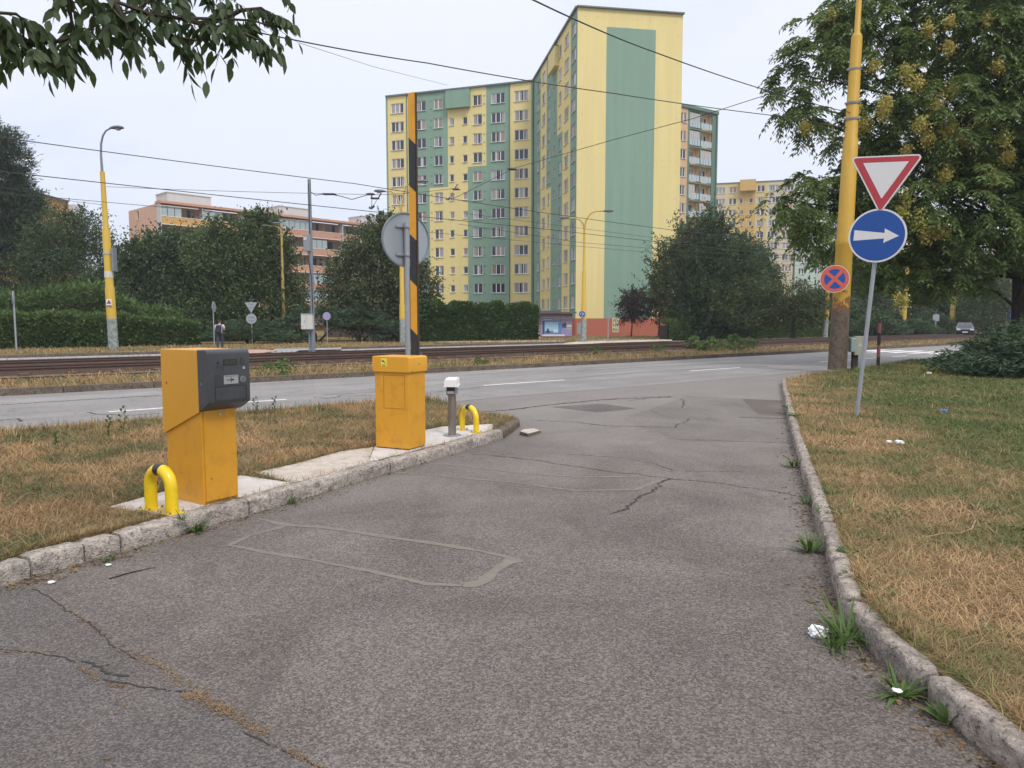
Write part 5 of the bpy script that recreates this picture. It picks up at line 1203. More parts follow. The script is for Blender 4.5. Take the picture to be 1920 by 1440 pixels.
BL_ = [lob(1545, 75, y, 70, 60), lob(1500, 140, y, 45, 55), lob(1520, 215, y, 45, 45), lob(1600, 20, y, 60, 40), lob(1478, 190, y + .5, 26, 34), lob(1640, 60, y, 90, 70), lob(1700, -10, y + 1, 130, 80),
       lob(1800, 60, y, 120, 95), lob(1900, 60, y - .5, 110, 110), lob(1690, 200, y, 85, 80), lob(1790, 220, y - .6, 120, 100), lob(1900, 240, y - .6, 110, 120), lob(1620, 250, y + .6, 60, 50), lob(1640, 330, y + .4, 60, 60),
       lob(1480, 375, y - .2, 48, 34), lob(1530, 370, y, 55, 50), lob(1560, 430, y, 55, 48), lob(1590, 345, y, 55, 42), lob(1510, 425, y, 32, 34), lob(1700, 330, y - .5, 90, 70), lob(1690, 430, y - .2, 90, 70), lob(1800, 380, y - .8, 110, 90), lob(1890, 400, y - .4, 90, 90),
       lob(1650, 500, y, 70, 45), lob(1740, 500, y, 80, 55), lob(1830, 490, y, 75, 60), lob(1700, 545, y + .6, 50, 26), lob(1800, 535, y + .8, 50, 28), lob(1580, 480, y + 1, 36, 28), lob(2010, 120, y, 130, 150), lob(2010, 350, y, 110, 150), lob(1940, -60, y, 200, 80), lob(1850, 150, y + 3, 170, 140), lob(1760, 340, y + 3, 130, 130)]
at_ = thing('pinnate_tree', 'big overhanging tree with drooping pinnate leaves and orange yellow blossom clusters', 'tree', BT)
lb = [(a[0] - BT.x, a[1] - BT.y, a[2] - BT.z, *a[3:]) for a in BL_]
mb = MB(); limbs(mb, (0, 0, -.1), (.3, 0, 6.5), lb, .32, 7, .05, .5)
for k in range(14):
    a = random.uniform(0, 2 * pi); s = Vector((0, 0, random.uniform(1.8, 4.))); e = s + Vector((cos(a) * random.uniform(1, 2.6), sin(a) * 1.5, random.uniform(-.6, 1.6)))
    mb.tube([s, s.lerp(e, .5) + Vector((0, 0, .3)), e], [.07, .045, .015], 6, cap=False)
mb.build('trunk', M['barkd'], at_, smooth=60)
V = fronds(lb, 22, 8, 6, .50, .20, .32); V = V[V[..., 2].min(axis=1) > 2.35 + .25 * np.sin(V[:, 0, 0] * 2.1)]; arr_mesh('crown', V, quadidx(len(V)), M['ailan'], at_)
bl_ = []
for u, v, s in [(1700, 140, 1), (1720, 165, 1.2), (1755, 205, 1.2), (1785, 175, 1), (1740, 265, 1), (1780, 250, 1.2), (1725, 240, 1), (1790, 300, 1.2), (1700, 290, .8), (1620, 240, 1), (1660, 200, .9), (1655, 215, .9), (1740, 60, .9), (1815, 55, .9), (1780, 45, .7), (1730, 350, 1), (1690, 350, 1), (1775, 330, .9), (1720, 420, 1.3), (1745, 410, 1.1), (1760, 435, 1.2), (1735, 445, 1), (1700, 375, .9), (1770, 335, .8), (1690, 400, 1), (1810, 265, 1), (1840, 235, .9), (1880, 265, 1), (1890, 300, .9), (1830, 420, .9), (1790, 455, 1), (1560, 35, .7), (1500, 210, .9), (1510, 245, .8), (1590, 150, .7), (1530, 350, .8), (1690, 570, 1), (1605, 210, .9), (1620, 425, .9), (1780, 95, .8), (1870, 130, .8), (1900, 160, .7), (1860, 340, .8), (1680, 465, .8), (1540, 120, .6), (1640, 130, .7), (1850, 45, .7), (1690, 330, .8)]:
    if random.random() < .28: continue
    s *= .85; p = D(u, v, 25.0 + random.uniform(-.2, .5) + (1. if u < 1640 else 0)); n = int(300 * s)
    q = rng.normal(size=(n, 3)) * .135 * s * [1., 1, 1.3]; q[:, 2] += .08
    P = q + np.array([p.x - BT.x, p.y - BT.y, p.z - BT.z]); Dn = unit(rng.normal(size=(n, 3)) + [0, 0, .5]); bl_.append(leafquads(P, Dn, np.full(n, .10), np.full(n, .06)))
V = np.concatenate(bl_); arr_mesh('blossom', V, quadidx(len(V)), M['blossom'], at_)

# overhanging branch of a tree standing outside the picture on the island side
OB = Vector((-6.2, 2.2, .12)); ot = thing('overhanging_tree', 'leafy branches with large pointed dark leaves hanging into the sky', 'tree', OB)
def od(u, v, y): p = D(u, v, y); return p - OB
brs = [[(-420, -330, 3.4), (-150, -60, 3.7), (60, 122, 4.0), (110, 112, 4.05), (160, 85, 4.1), (185, 55, 4.2), (250, 20, 4.3), (330, -30, 4.5)],
       [(-300, -420, 3.6), (0, -200, 3.9), (210, 0, 4.2), (280, 30, 4.3), (340, 42, 4.4), (420, 45, 4.5), (475, 50, 4.6), (512, 70, 4.7)],
       [(0, -200, 3.9), (120, -60, 4.0), (135, 60, 4.1), (140, 90, 4.12)], [(280, 30, 4.3), (300, 70, 4.3), (330, 100, 4.35), (370, 110, 4.4)], [(340, 42, 4.4), (420, 80, 4.5), (460, 90, 4.5), (485, 108, 4.5)],
       [(-150, -60, 3.7), (-60, 20, 3.8), (30, 30, 3.9), (70, 80, 4.0)], [(60, 122, 4.0), (40, 118, 3.95), (62, 126, 4.0), (82, 132, 4.0)], [(210, 0, 4.2), (230, 40, 4.2), (240, 80, 4.2)], [(420, 45, 4.5), (450, 20, 4.6), (490, 15, 4.7), (515, 40, 4.7)], [(-420, -330, 3.4), (0, -260, 4.2), (400, -160, 4.7), (520, -30, 4.8)],
       [(0, -260, 4.2), (120, -100, 4.3), (300, -60, 4.5), (420, 0, 4.6)], [(-150, -60, 3.7), (-40, 40, 3.8), (0, 70, 3.85)]]
mb = MB(); mb.tube([(0, 0, -.1), (.05, 0, 1.5), (0, .1, 2.8), (.5, .5, 3.9)], [.16, .13, .11, .08], 10)
j0 = od(-420, -330, 3.4); mb.tube([(.5, .5, 3.9), (Vector((.5, .5, 3.9)) + j0) / 2, j0], [.08, .05, .03], 8); j1 = od(-300, -420, 3.6); mb.tube([(.5, .5, 3.9), (Vector((.5, .5, 3.9)) + j1) / 2 + Vector((0, 0, .1)), j1], [.07, .045, .025], 8)
LV = []
def bleaf(p, d, l, w_):
    d = d.normalized(); r = Vector((random.gauss(0, 1), random.gauss(0, 1), random.gauss(0, .4))); s = d.cross(r).normalized(); up = s.cross(d)
    k = [p, p + d * l * .22 + s * w_ * .42 + up * l * .05, p + d * l * .5 + s * w_ * .5 + up * l * .06, p + d * l * .78 + s * w_ * .26 + up * l * .02, p + d * l * 1.0 - up * l * .05]
    k2 = [p + d * l * .22 - s * w_ * .42 + up * l * .05, p + d * l * .5 - s * w_ * .5 + up * l * .06, p + d * l * .78 - s * w_ * .26 + up * l * .02]
    m1, m2 = p + d * l * .3, p + d * l * .7
    LV.append([k[0], k[1], k[2], m1, k[0], m1, k2[1], k2[0], m1, k[2], k[3], m2, m1, m2, k2[2], k2[1], m2, k[3], k[4], k2[2]])
for br in brs:
    pts = [od(q[0], q[1] if q[1] < 20 else 20 + (q[1] - 20) * .62, q[2]) for q in br]; n = len(pts); mb.tube(pts, [.016 - .011 * i / (n - 1) for i in range(n)], 6)
    for a, b_ in zip(pts, pts[1:]):
        L = (b_ - a).length; nn = max(2, int(L / .040))
        for i in range(nn):
            p = a.lerp(b_, (i + random.random()) / nn)
            if p.z + OB.z > 4.6: 
                if random.random() < .5: continue
            fd = ((b_ - a).normalized() * .6 + Vector((random.gauss(0, .8), random.gauss(0, .8), random.uniform(-.9, .2)))).normalized(); fl = random.uniform(.10, .24); m = random.randint(3, 5)
            mb.tube([p, p + fd * fl * .5 + Vector((0, 0, -.01)), p + fd * fl + Vector((0, 0, -.05))], [.0022, .0016, .001], 4, cap=False)
            for j in range(m):
                q = p + fd * fl * (j + 1) / m + Vector((0, 0, -.05 * ((j + 1) / m) ** 2)); sd = fd.cross(Vector((0, 0, 1))).normalized()
                for sg in ((-1, 1) if j < m - 1 else (0,)): bleaf(q, fd * .35 + sd * sg * .65 + Vector((random.gauss(0, .2), random.gauss(0, .2), -.75 - random.random() * .4)), random.uniform(.07, .125), random.uniform(.028, .046))
mb.build('trunk', M['bark'], ot, smooth=60)
V = np.array([[tuple(p) for p in q] for q in LV], np.float32).reshape(-1, 3)
me = arr_mesh('crown', V, quadidx(len(V) // 4), M['branchleaf'], ot)
bm = bmesh.new(); bm.from_mesh(me.data); bmesh.ops.remove_doubles(bm, verts=bm.verts, dist=1e-5); bm.to_mesh(me.data); bm.free()

# weeds: along the kerbs, by the tracks, in the grass
def weed(label, c, r, n, L, wd, group, up=.8, nm='weed'):
    P = np.zeros((n, 3)); a = rng.uniform(0, 2 * pi, n); q = r * .35 * np.sqrt(rng.uniform(0, 1, n)); P[:, 0], P[:, 1] = np.cos(a) * q, np.sin(a) * q
    a2 = a + rng.normal(0, .5, n); Dn = unit(np.stack([np.cos(a2), np.sin(a2), rng.uniform(.1, up * 2, n)], 1)); l = L * rng.uniform(.5, 1.25, n)
    r_ = unit(np.cross(Dn, [0, 0, 1.])); W_ = (wd * rng.uniform(.6, 1.2, n))[:, None] * .5; l = l[:, None]
    m = P + Dn * l * .5 + [0, 0, .004]; t_ = P + Dn * l; t_[:, 2] -= l[:, 0] * .28 * (1 - Dn[:, 2]); t_[:, 2] = np.maximum(t_[:, 2], .004)
    V = np.stack([P - r_ * W_ * .4, P + r_ * W_ * .4, m + r_ * W_, m - r_ * W_, t_ + r_ * W_ * .12, t_ - r_ * W_ * .12], 1)
    Fq = (np.arange(n)[:, None] * 6 + np.array([[0, 1, 2, 3, 3, 2, 4, 5]])).reshape(-1, 4)
    o = arr_mesh(nm, V, Fq, M['weed']); o.location = c; return tag(o, label, 'weed', group)
WG = 'weeds at the foot of the kerbs'
for (u, v), r, n, L, wd, lab in [((1590, 1200), .17, 90, .22, .014, 'big grassy weed tuft spilling over the kerb by the crumpled paper'), ((1560, 1215), .1, 40, .14, .012, 'flat weed lying on the asphalt below the crumpled paper'), ((1690, 1305), .06, 30, .13, .022, 'broad leaved dandelion against the near corner kerb stones'),
        ((1773, 1355), .06, 16, .12, .026, 'small broad leaved weed holding a dry leaf at the corner kerb'), ((1890, 1372), .09, 40, .12, .012, 'grassy weed growing in a joint of the nearest corner kerb stones'), ((1520, 1035), .09, 40, .16, .02, 'dark rosette weed in the gutter halfway along the corner kerb'), ((1512, 945), .07, 24, .13, .016, 'small pale weed in the gutter below a cracked kerb stone'),
        ((1488, 876), .08, 30, .16, .02, 'weed in the gutter opposite the asphalt crack'), ((368, 997), .10, 60, .13, .014, 'weed tuft at the island kerb below the ticket machine'), ((545, 944), .06, 30, .10, .012, 'small weed at the island kerb beyond the ticket machine'), ((342, 975), .05, 20, .10, .008, 'thin weed beside the near hoop foot'), ((205, 1052), .05, 16, .06, .02, 'flat leaf weed in the gutter of the island kerb')]:
    weed(lab, G(u, v, .13 if v == 975 else .004), r, n, L, wd, WG)
GT = 'green tufts in the corner grass'
for u, v in [(1555, 962), (1590, 955), (1690, 965), (1660, 972), (1840, 955), (1895, 990), (1600, 1040), (1560, 925), (1640, 1010), (1880, 1190), (1650, 1115), (1480, 765), (1490, 780), (1500, 742), (1565, 850), (1560, 835), (1700, 890), (1735, 785), (1610, 1085), (1870, 960)]:
    s = (1.7 / max(.05, (v - 602) / F)) / 5.; weed('dark green tuft standing out of the dry corner grass', G(u, v, VZ), .20 + .05 * s, 80, .055 + .02 * s, .010 + .003 * s, GT, .45, nm='grass_tuft')
TW = 'weeds along the tram tracks'
for u, v, s in [(1300, 655, 1.), (1330, 657, 1.1), (1378, 656, 1.1), (1402, 657, .9), (1232, 659, .7), (520, 703, .8), (1115, 665, .6), (905, 681, .6), (1350, 652, .8)]:
    V = fronds([(0, 0, .38 * s, .45 * s, .45 * s, .36 * s)], 60, 5, 7, .42 * s, .17 * s, .3, .1); V[..., 2] = np.maximum(V[..., 2], .0); o = arr_mesh('weed', V, quadidx(len(V)), M['weed']); o.location = G(u, v, .12); tag(o, 'feathery green weed growing beside the tram track', 'weed', TW)
def stalk(label, c, h, group):
    mb = MB(); mb.tube([(0, 0, 0), (.02 * h, .0, h * .5), (.08 * h, .02, h)], [.003, .0025, .0015], 5)
    for i in range(9):
        z = h * (.35 + .07 * i); a = random.uniform(0, 2 * pi); e = Vector((cos(a) * .09 * h, sin(a) * .09 * h, z + .09 * h)); mb.tube([(.05 * z, 0, z), e], [.002, .001], 4)
        mb.box(e, (.018, .018, .022)); mb.box(e * .6 + Vector((0, 0, z * .4)), (.022, .012, .01))
    return tag(mb.build('seed_stalk', M['hedge']), label, 'weed', group) , None
for u, v, h, lab in [(205, 842, .42, 'thin seeding stalk on the island edge left of the ticket machine'), (232, 838, .52, 'tallest seeding stalk by the ticket machine'), (480, 792, .40, 'seeding stalk on the island edge just past the ticket machine'), (515, 785, .36, 'seeding stalk between ticket machine and barrier'), (105, 848, .25, 'short seeding stalk near the picture edge on the island')]:
    stalk(lab, 0, h, 'seeding stalks')[0].location = G(u, v, VZ)
# dry leaves, needles and litter in the gutters
Pl = []
for (P, side, n) in ((RK[1:14], 1, 3200), (LK[1:12], -1, 1400)):
    for i in range(n):
        k = random.randrange(len(P) - 1); p = P[k].lerp(P[k + 1], random.random()); t = (P[k + 1] - P[k]).normalized(); Pl.append(p + Vector((-t.y, t.x, 0)) * side * abs(random.gauss(0, .10)) + Vector((0, 0, .004)))
for i in range(60): Pl.append(G(random.uniform(200, 230), random.uniform(830, 1440), .004))
P = np.array([tuple(p) for p in Pl]); n = len(P); Dn = unit(np.stack([rng.normal(size=n), rng.normal(size=n), rng.uniform(0, .25, n)], 1)); l = .006 + .04 * rng.uniform(0, 1, n) ** 2.5
V = leafquads(P, Dn, l, l * rng.uniform(.15, .6, n)); tag(arr_mesh('fallen_leaves', V, quadidx(n), M['dleaf']), 'dry brown leaves and needles scattered along the gutters', 'leaf litter', kind='stuff')
def crumple(name, label, c, r, group=None, flat=.6, mat='paper'):
    bm = bmesh.new(); bmesh.ops.create_icosphere(bm, subdivisions=3, radius=r)
    for v_ in bm.verts:
        n_ = Vector(v_.co).normalized(); k = 1 + .35 * sin(n_.x * 9 + r * 90) * sin(n_.y * 11 + 1) + .22 * sin(n_.z * 17 + n_.x * 8) + random.uniform(-.12, .12); v_.co = n_ * r * k; v_.co.z = (v_.co.z + r * .8) * flat
    me = bpy.data.meshes.new(name); bm.to_mesh(me); bm.free(); me.materials.append(M[mat]); o = bpy.data.objects.new(name, me); COL.objects.link(o); o.location = c; return tag(o, label, 'litter', group)
LG = 'scraps of litter'
crumple('crumpled_paper', 'crumpled white paper on the asphalt against the corner kerb', G(1533, 1192, .002), .042, LG, .7)
crumple('paper_scrap', 'white paper scrap in the dandelion by the near kerb', G(1682, 1296, .05), .018, LG, .3)
crumple('paper_scrap', 'white scrap on the corner grass below the sign post', G(1686, 832, VZ + .02), .05, LG, .5)
crumple('paper_scrap', 'smaller white scrap beside the larger one on the corner grass', G(1667, 830, VZ + .02), .035, LG, .5)
crumple('blue_wrapper', 'blue wrapper lying on the corner grass', G(1770, 772, VZ + .02), .06, LG, .4, 'adblue')
crumple('paper_scrap', 'white scrap in the gutter of the island kerb', G(96, 1093, .004), .018, LG, .4)
crumple('paper_scrap', 'pale scrap beside the flat leaf weed of the island kerb', G(203, 1060, .004), .016, LG, .35)
crumple('paper_scrap', 'pale scrap far out on the corner grass near the juniper', G(1742, 701, VZ + .03), .06, LG, .5)
mb = MB(); pts = [G(u, v, VZ + .02) for u, v in [(1735, 1007), (1770, 1000), (1800, 1000), (1822, 992), (1829, 975), (1822, 962), (1812, 955)]]
mb.tube(pts, [.004, .005, .006, .007, .007, .006, .004], 6); tag(mb.build('twig', M['twig'], smooth=60), 'bare curved twig lying on the corner grass', 'twig')
mb = MB(); pts = [G(u, v, .006) for u, v in [(205, 1085), (215, 1082), (250, 1072), (290, 1064)]]; mb.tube(pts, [.003, .004, .004, .002], 6); tag(mb.build('twig', M['barkd'], smooth=60), 'thin dark twig on the asphalt near the island kerb', 'twig')

# ------------------------------------------------------------------ lamps, poles, signs beyond the road
def lamphead(t, p, d, s=1.):
    """a cobra lamp: p where the arm ends, d horizontal direction it points to"""
    d = Vector(d).normalized(); sd = Vector((-d.y, d.x, 0)); b = MB(); n = 14
    prof = [(-.05, .05, .05), (.05, .10, .09), (.25, .17, .13), (.5, .19, .13), (.68, .14, .09), (.76, .03, .03)]
    for x, w_, h_ in prof: b.v += [tuple(p + d * x * s + sd * w_ * s * cos(2 * pi * k / n) + Vector((0, 0, h_ * s * sin(2 * pi * k / n) * (1 if sin(2 * pi * k / n) > 0 else .55)))) for k in range(n)]
    for i in range(len(prof) - 1):
        for k in range(n): b.f.append((i * n + k, i * n + (k + 1) % n, (i + 1) * n + (k + 1) % n, (i + 1) * n + k)); b.m.append(0)
    b.f += [tuple(range(n)), tuple(range(5 * n, 6 * n))]; b.m += [0, 0]; o = b.build('lamp_head', M['lamp'], t, smooth=50)
    b = MB(); c = p + d * .42 * s + Vector((0, 0, -.05 * s)); b.tube([c, c + Vector((0, 0, -.06 * s)), c + Vector((0, 0, -.09 * s))], [.15 * s, .13 * s, .05 * s], 14); b.build('bowl', M['lampglass'], o, smooth=50)
def steps(t, lean, prof, mat):
    MB().tube([(lean[0] * z, lean[1] * z, z) for z, r in prof], [r for z, r in prof], 18).build('shaft', M[mat], t, smooth=35)
# first yellow lamp with one arm
b0 = G(213, 655, .1); lp_ = thing('street_lamp', 'nearest yellow street lamp with single curved arm beside the hedge', 'street lamp', b0)
lz = lambda v: D(205, v, b0.y).z - .1
steps(lp_, (-.018, 0), [(0, .27), (lz(608), .26), (lz(540), .25), (lz(535), .215), (lz(432), .205), (lz(425), .15), (lz(322), .125)], 'pole')
top = Vector((-.018 * lz(322), 0, lz(322)))
pts = [top + Vector((0, 0, -.2)), top + Vector((-.03, 0, .9)), top + Vector((0, 0, 1.5)), top + Vector((.12, 0, 1.95)), top + Vector((.32, -.02, 2.22)), top + Vector((.6, -.03, 2.36))]
MB().tube(pts, [.075, .06, .055, .05, .045, .045], 12).build('arm', M['greymetal'], lp_, smooth=50); lamphead(lp_, pts[-1], (1, -.1, 0), 1.0)
b = MB(); zq = lz(568); b.box((-.018 * zq + .05, -.262, zq), (.30, .02, .42)); sg = b.build('warning_plate', M['signwhite'], lp_)
b = MB(); b.plate([(x - .018 * zq + .05, z) for x, z in rtri(0, zq + .02, .26, .01, False)], -.276, -.2715); b.box((-.018 * zq + .05, -.274, zq - .17), (.28, .006, .06)); b.build('warning_mark', M['redbrown'], sg)
for v, hh, m_ in ((515, .35, 'boxwhite'), (475, .12, 'reveal')):
    zq = lz(v); b = MB(); b.tube([(-.018 * zq, 0, zq - hh / 2), (-.018 * zq, 0, zq + hh / 2)], .235, 18); b.build('band', M[m_], lp_, smooth=40)
zq = lz(487); b = MB(); b.box((.27, 0, zq), (.10, .4, 1.3)); b.build('side_sign', M['greymetal'], lp_)
def doublelamp(label, u, v, y_top_v, arms, mat='pole', r=.2, thin=False, armv=0):
    p = G(u, v, .1); t = thing('street_lamp', label, 'street lamp', p, 0, 'street lamps beyond the tracks'); zt_ = D(u, y_top_v, p.y).z - .1
    prof = [(0, r), (zt_ * .3, r * .95), (zt_ * .31, r * .8), (zt_ * .62, r * .7), (zt_ * .63, r * .5), (zt_, r * .32)] if not thin else [(0, r * 1.5), (1.2, r * 1.5), (1.22, r), (zt_, r * .55)]
    steps(t, (0, 0), prof, mat); tp = Vector((0, 0, zt_))
    for ul, vl in arms:
        e = D(ul, vl, p.y) - p; dx = e.x; hz_ = e.z - zt_
        q = [tp + Vector((0, 0, -.1)), tp + Vector((dx * .08, 0, hz_ * .45)), tp + Vector((dx * .3, 0, hz_ * .85)), tp + Vector((dx * .6, 0, hz_ * 1.0)), e]
        MB().tube(q, [r * .3, r * .26, r * .24, r * .22, r * .22], 10).build('arm', M['poleplain'], t, smooth=50); lamphead(t, e, (1 if dx > 0 else -1, -.2, 0), 1.0 if not thin else .8)
    return t
doublelamp('yellow double armed street lamp half hidden behind the grey sign back', 755, 645, 400, [(722, 359), (783, 341)], 'pole', .21)
doublelamp('yellow double armed street lamp in front of the striped gable', 1094, 641, 428, [(1067, 409), (1132, 396)], 'pole', .22)
doublelamp('thin plain yellow street lamp with two heads before the salmon block', 533, 640, 436, [(505, 424), (524, 419)], 'poleplain', .15, True)
for u, v, vt, r, lab in ((1318, 634, 560, .24, 'yellow tram pole under the cherry tree'), (1546, 637, 440, .24, 'yellow tram pole leaning beside the no stopping sign'), (1692, 629, 440, .28, 'yellow tram pole behind the marker post'), (1783, 627, 440, .30, 'yellow tram pole near the parked dark car'), (1856, 625, 440, .28, 'yellow tram pole rising behind the big juniper'), (1918, 622, 440, .3, 'last yellow tram pole by the blue crossing sign')):
    p = G(u, v, .1) if v > 626 else Vector((D(u, v, 95).x, 95, .1)); t = thing('tram_pole', lab, 'pole', p, 0, 'yellow tram poles along the far side'); zt_ = D(u, vt, p.y).z
    steps(t, (.03, 0), [(0, r), (zt_ * .35, r * .92), (zt_ * .355, r * .75), (zt_ * .7, r * .65), (zt_ * .705, r * .5), (zt_, r * .42)], 'pole')
    b = MB(); b.tube([(.03 * 3, 0, 2.95), (.03 * 3, 0, 3.1)], r * 1.02, 16); b.build('band', M['greymetal'], t, smooth=40)
# grey pole with cabinets by the tracks
p = G(588, 667, .12); gp_ = thing('utility_pole', 'slim grey pole carrying a pale cabinet and cables beside the tram tracks', 'pole', p)
gz = lambda v: D(585, v, p.y).z - .12
MB().tube([(0, 0, 0), (-.02, 0, gz(336))], [.10, .075], 14).build('shaft', M['greymetal'], gp_, smooth=40)
b = MB(); b.tube([(-.16, -.02, 0), (-.16, -.02, gz(618))], .05, 10); b.build('conduit', M['greymetal'], gp_, smooth=40)
b = MB(); c = gz(603); b.box((-.20, -.16, c), (.52, .26, .70)); cb = b.build('cabinet', M['boxwhite'], gp_, bevel=.015)
b = MB(); b.box((-.22, -.292, c), (.008, .006, .66)); b.box((-.30, -.295, c), (.02, .012, .10)); b.box((-.20, -.16, c + .36), (.56, .30, .03)); b.build('cabinet_door_trim', M['boxgrey'], cb)
b = MB(); c = gz(456); b.box((-.14, -.12, c), (.30, .22, .74)); b.build('upper_box', M['boxgrey'], gp_, bevel=.012)
b = MB(); b.box((-.20, -.235, gz(448)), (.14, .01, .14)); b.build('box_label', M['boxwhite'], gp_)
b = MB(); b.tube([(-.12, -.1, gz(470)), (-.10, -.11, gz(490)), (.02, -.11, gz(520)), (.03, -.10, gz(560)), (.02, -.08, gz(590))], .022, 6); b.tube([(-.02, -.09, gz(345)), (-.02, -.10, gz(440))], .018, 6); b.build('cable', M['cable'], gp_)
# small road signs
def smallsign(label, u, v, shapes, y=None, rz=0, r=.035, ztop=None, mat='zinc', mats=None):
    p = G(u, v, .1) if y is None else Vector((D(u, v, y).x, y, .1)); t = thing('road_sign', label, 'road sign', p, rz, 'small road signs beyond the tracks'); k = p.y / F
    MB().tube([(0, 0, 0), (0, 0, (v - ztop) * k)], r, 10).build('post', M['pipe'], t, smooth=40)
    for kind, vc, s_, m_ in shapes:
        z = (v - vc) * k; b = MB()
        if kind == 'disc': b.disc((0, z), s_ * k, -.06, -.045, 32)
        if kind == 'tri': b.plate(rtri(0, z, s_ * k, .04), -.06, -.045)
        if kind == 'rect': b.box((0, -.05, z), (s_[0] * k, .015, s_[1] * k))
        b.build('plate', M[m_], t, smooth=30)
        if kind != 'rect':
            b = MB(); w_ = (s_ if kind == 'disc' else s_ * .4) * k
            for dz in (-.12, .12): b.box((0, -.068, z + dz), (w_ * 1.1, .015, .03))
            if m_ == 'zinc': b.build('clamp', M['greymetal'], t)
    return t
smallsign('sign seen from behind, triangle above disc, beside the side street', 473, 645, [('tri', 574, 23, 'zinc'), ('disc', 598, 9.5, 'zinc')], rz=R(8), ztop=566)
smallsign('narrow sign seen nearly edge on beside the walking person', 402, 648, [('disc', 576, 10, 'zinc')], rz=R(92), ztop=566)
smallsign('round purplish no stopping sign beyond the pale cabinet', 614, 647, [('disc', 593, 7.5, 'signviolet')] if 'signviolet' in M else [('disc', 593, 7.5, 'adviolet')], ztop=590, r=.025)
smallsign('bare thin grey post with edge on sign before the hedge end', 31, 657, [('disc', 560, 12, 'zinc')], rz=R(-52), ztop=546, r=.05)
smallsign('small dark rectangular sign on a post before the red plinth', 1140, 642, [('rect', 592, (8, 9), 'boxgrey')], ztop=586)
smallsign('sign board seen from behind under the background trees', 1753, 629, [('rect', 596, (12, 12), 'zinc')], ztop=588, r=.08)
bs2 = smallsign('blue pedestrian crossing sign at the picture edge behind the juniper', 1903, 625, [('rect', 577, (19, 19), 'signblue')], y=60, ztop=566, rz=R(-20), r=.05)
k = 60 / F; b = MB(); zq = (625 - 577) * k; b.plate([(x, zq + z) for x, z in rtri(0, -.03, .55, .02, False)], -.0605, -.058); b.build('white_field', M['signwhite'], bs2)
b = MB(); b.tube([(-.08, -.066, zq - .17), (.0, -.066, zq), (.09, -.066, zq - .17)], .022, 6); b.disc((0, zq + .12), .035, -.07, -.062, 12); b.build('walker_symbol', M['black'], bs2)
pc = G(1092, 641, .1); bsz = D(1091.5, 589, pc.y - .35); t = thing('road_sign', 'round blue shared path sign fixed to the lamp before the gable', 'road sign', bsz); r_ = .27
b = MB(); b.disc((0, 0), r_, -.02, 0, 32); pl = b.build('plate', M['signwhite'], t); b = MB(); b.disc((0, 0), r_ * .93, -.0225, -.0195, 32); b.build('blue_field', M['signblue'], pl); b = MB(); b.box((0, -.024, 0), (.03, .004, .44)); b.box((-.12, -.024, .02), (.04, .004, .13)); b.box((.12, -.024, .02), (.06, .004, .13)); b.build('white_symbol', M['signwhite'], pl); b = MB(); b.box((0, .09, 0), (.06, .18, .06)); b.build('bracket', M['greymetal'], t)

# kiosk wall with poster below the middle wing
kp = G(1010, 635, .1); kw = 4.0
kk = thing('kiosk', 'small flat roofed kiosk with blue solarium poster between ivy and gable', 'kiosk', (kp.x, 72.5, .1), R(6))
kx = lambda u: (u - 1010) * 72.5 / F; kz = lambda v: (634 - v) * 72.5 / F
b = MB(); b.box((1.75, 1.5, 1.15), (3.5, 3.0, 2.3)); b.build('wall', M['red'], kk)
b = MB(); b.box((1.75, 1.2, 2.42), (4.0, 4.2, .14)); b.box((1.3, .2, 2.56), (1.8, 1.2, .12)); b.build('roof', M['lamp'], kk)
b = MB(); b.box((.14, -.04, 1.15), (.24, .06, 2.28)); b.build('pilaster', M['whitep'], kk)
po = MB(); po.box((1.9, -.03, 1.15), (3.1, .05, 2.1)); po = po.build('poster', M['adviolet'], kk)
def pr_(name, x0, x1, z0, z1, m_, lv): b = MB(); b.box(((x0 + x1) / 2, -.056 - .004 * lv, (z0 + z1) / 2), (x1 - x0, .004, z1 - z0)); return b.build(name, M[m_], po)
pr_('poster_picture', .55, 2.45, .25, 1.62, 'adblue', 0); pr_('poster_light', .78, 2.1, .62, 1.52, 'adlight', 1); pr_('poster_dark_strip', .55, .72, .25, 1.62, 'addark', 1); pr_('poster_dark', 2.5, 2.9, .95, 1.5, 'addark', 0); pr_('poster_base', .55, 2.75, .12, .30, 'signwhite', 2); pr_('poster_photo', 2.95, 3.42, 1.02, 1.26, 'signwhite', 0); pr_('poster_photo', 2.95, 3.42, .75, .92, 'reveal', 0)  # flat printed fields of the poster, with a dark strip along the picture's edge
pr_('poster_bed', 1.62, 2.1, .48, .78, 'signwhite', 2)
b = MB(); b.prism([(.85, -.064, .45), (1.32, -.064, .45), (1.08, -.064, .95)], (0, -.003, 0)); b.build('poster_figure', M['addark'], po)
def lettering(txt, x, z, sz, m_, parent, y=-.062):
    cu = bpy.data.curves.new('lettering', 'FONT'); cu.body = txt; cu.size = sz; cu.extrude = .002; 
    tmp = bpy.data.objects.new('lettering', cu); COL.objects.link(tmp); dg = bpy.context.evaluated_depsgraph_get(); me = bpy.data.meshes.new_from_object(tmp.evaluated_get(dg)); bpy.data.objects.remove(tmp)
    me.materials.clear(); me.materials.append(M[m_]); o = bpy.data.objects.new('lettering', me); COL.objects.link(o); o.parent = parent; o.location = (x, y, z); o.rotation_euler = (pi / 2, 0, 0); return o
lettering('SOLÁRIUM', 1.72, 1.80, .36, 'signwhite', po); lettering('MLADÝCH', 2.0, 1.36, .30, 'signwhite', po, -.07); pr_('poster_line', .7, 1.5, 1.72, 1.78, 'signwhite', 0); pr_('poster_line', .6, 1.66, 1.93, 1.97, 'signwhite', 0)
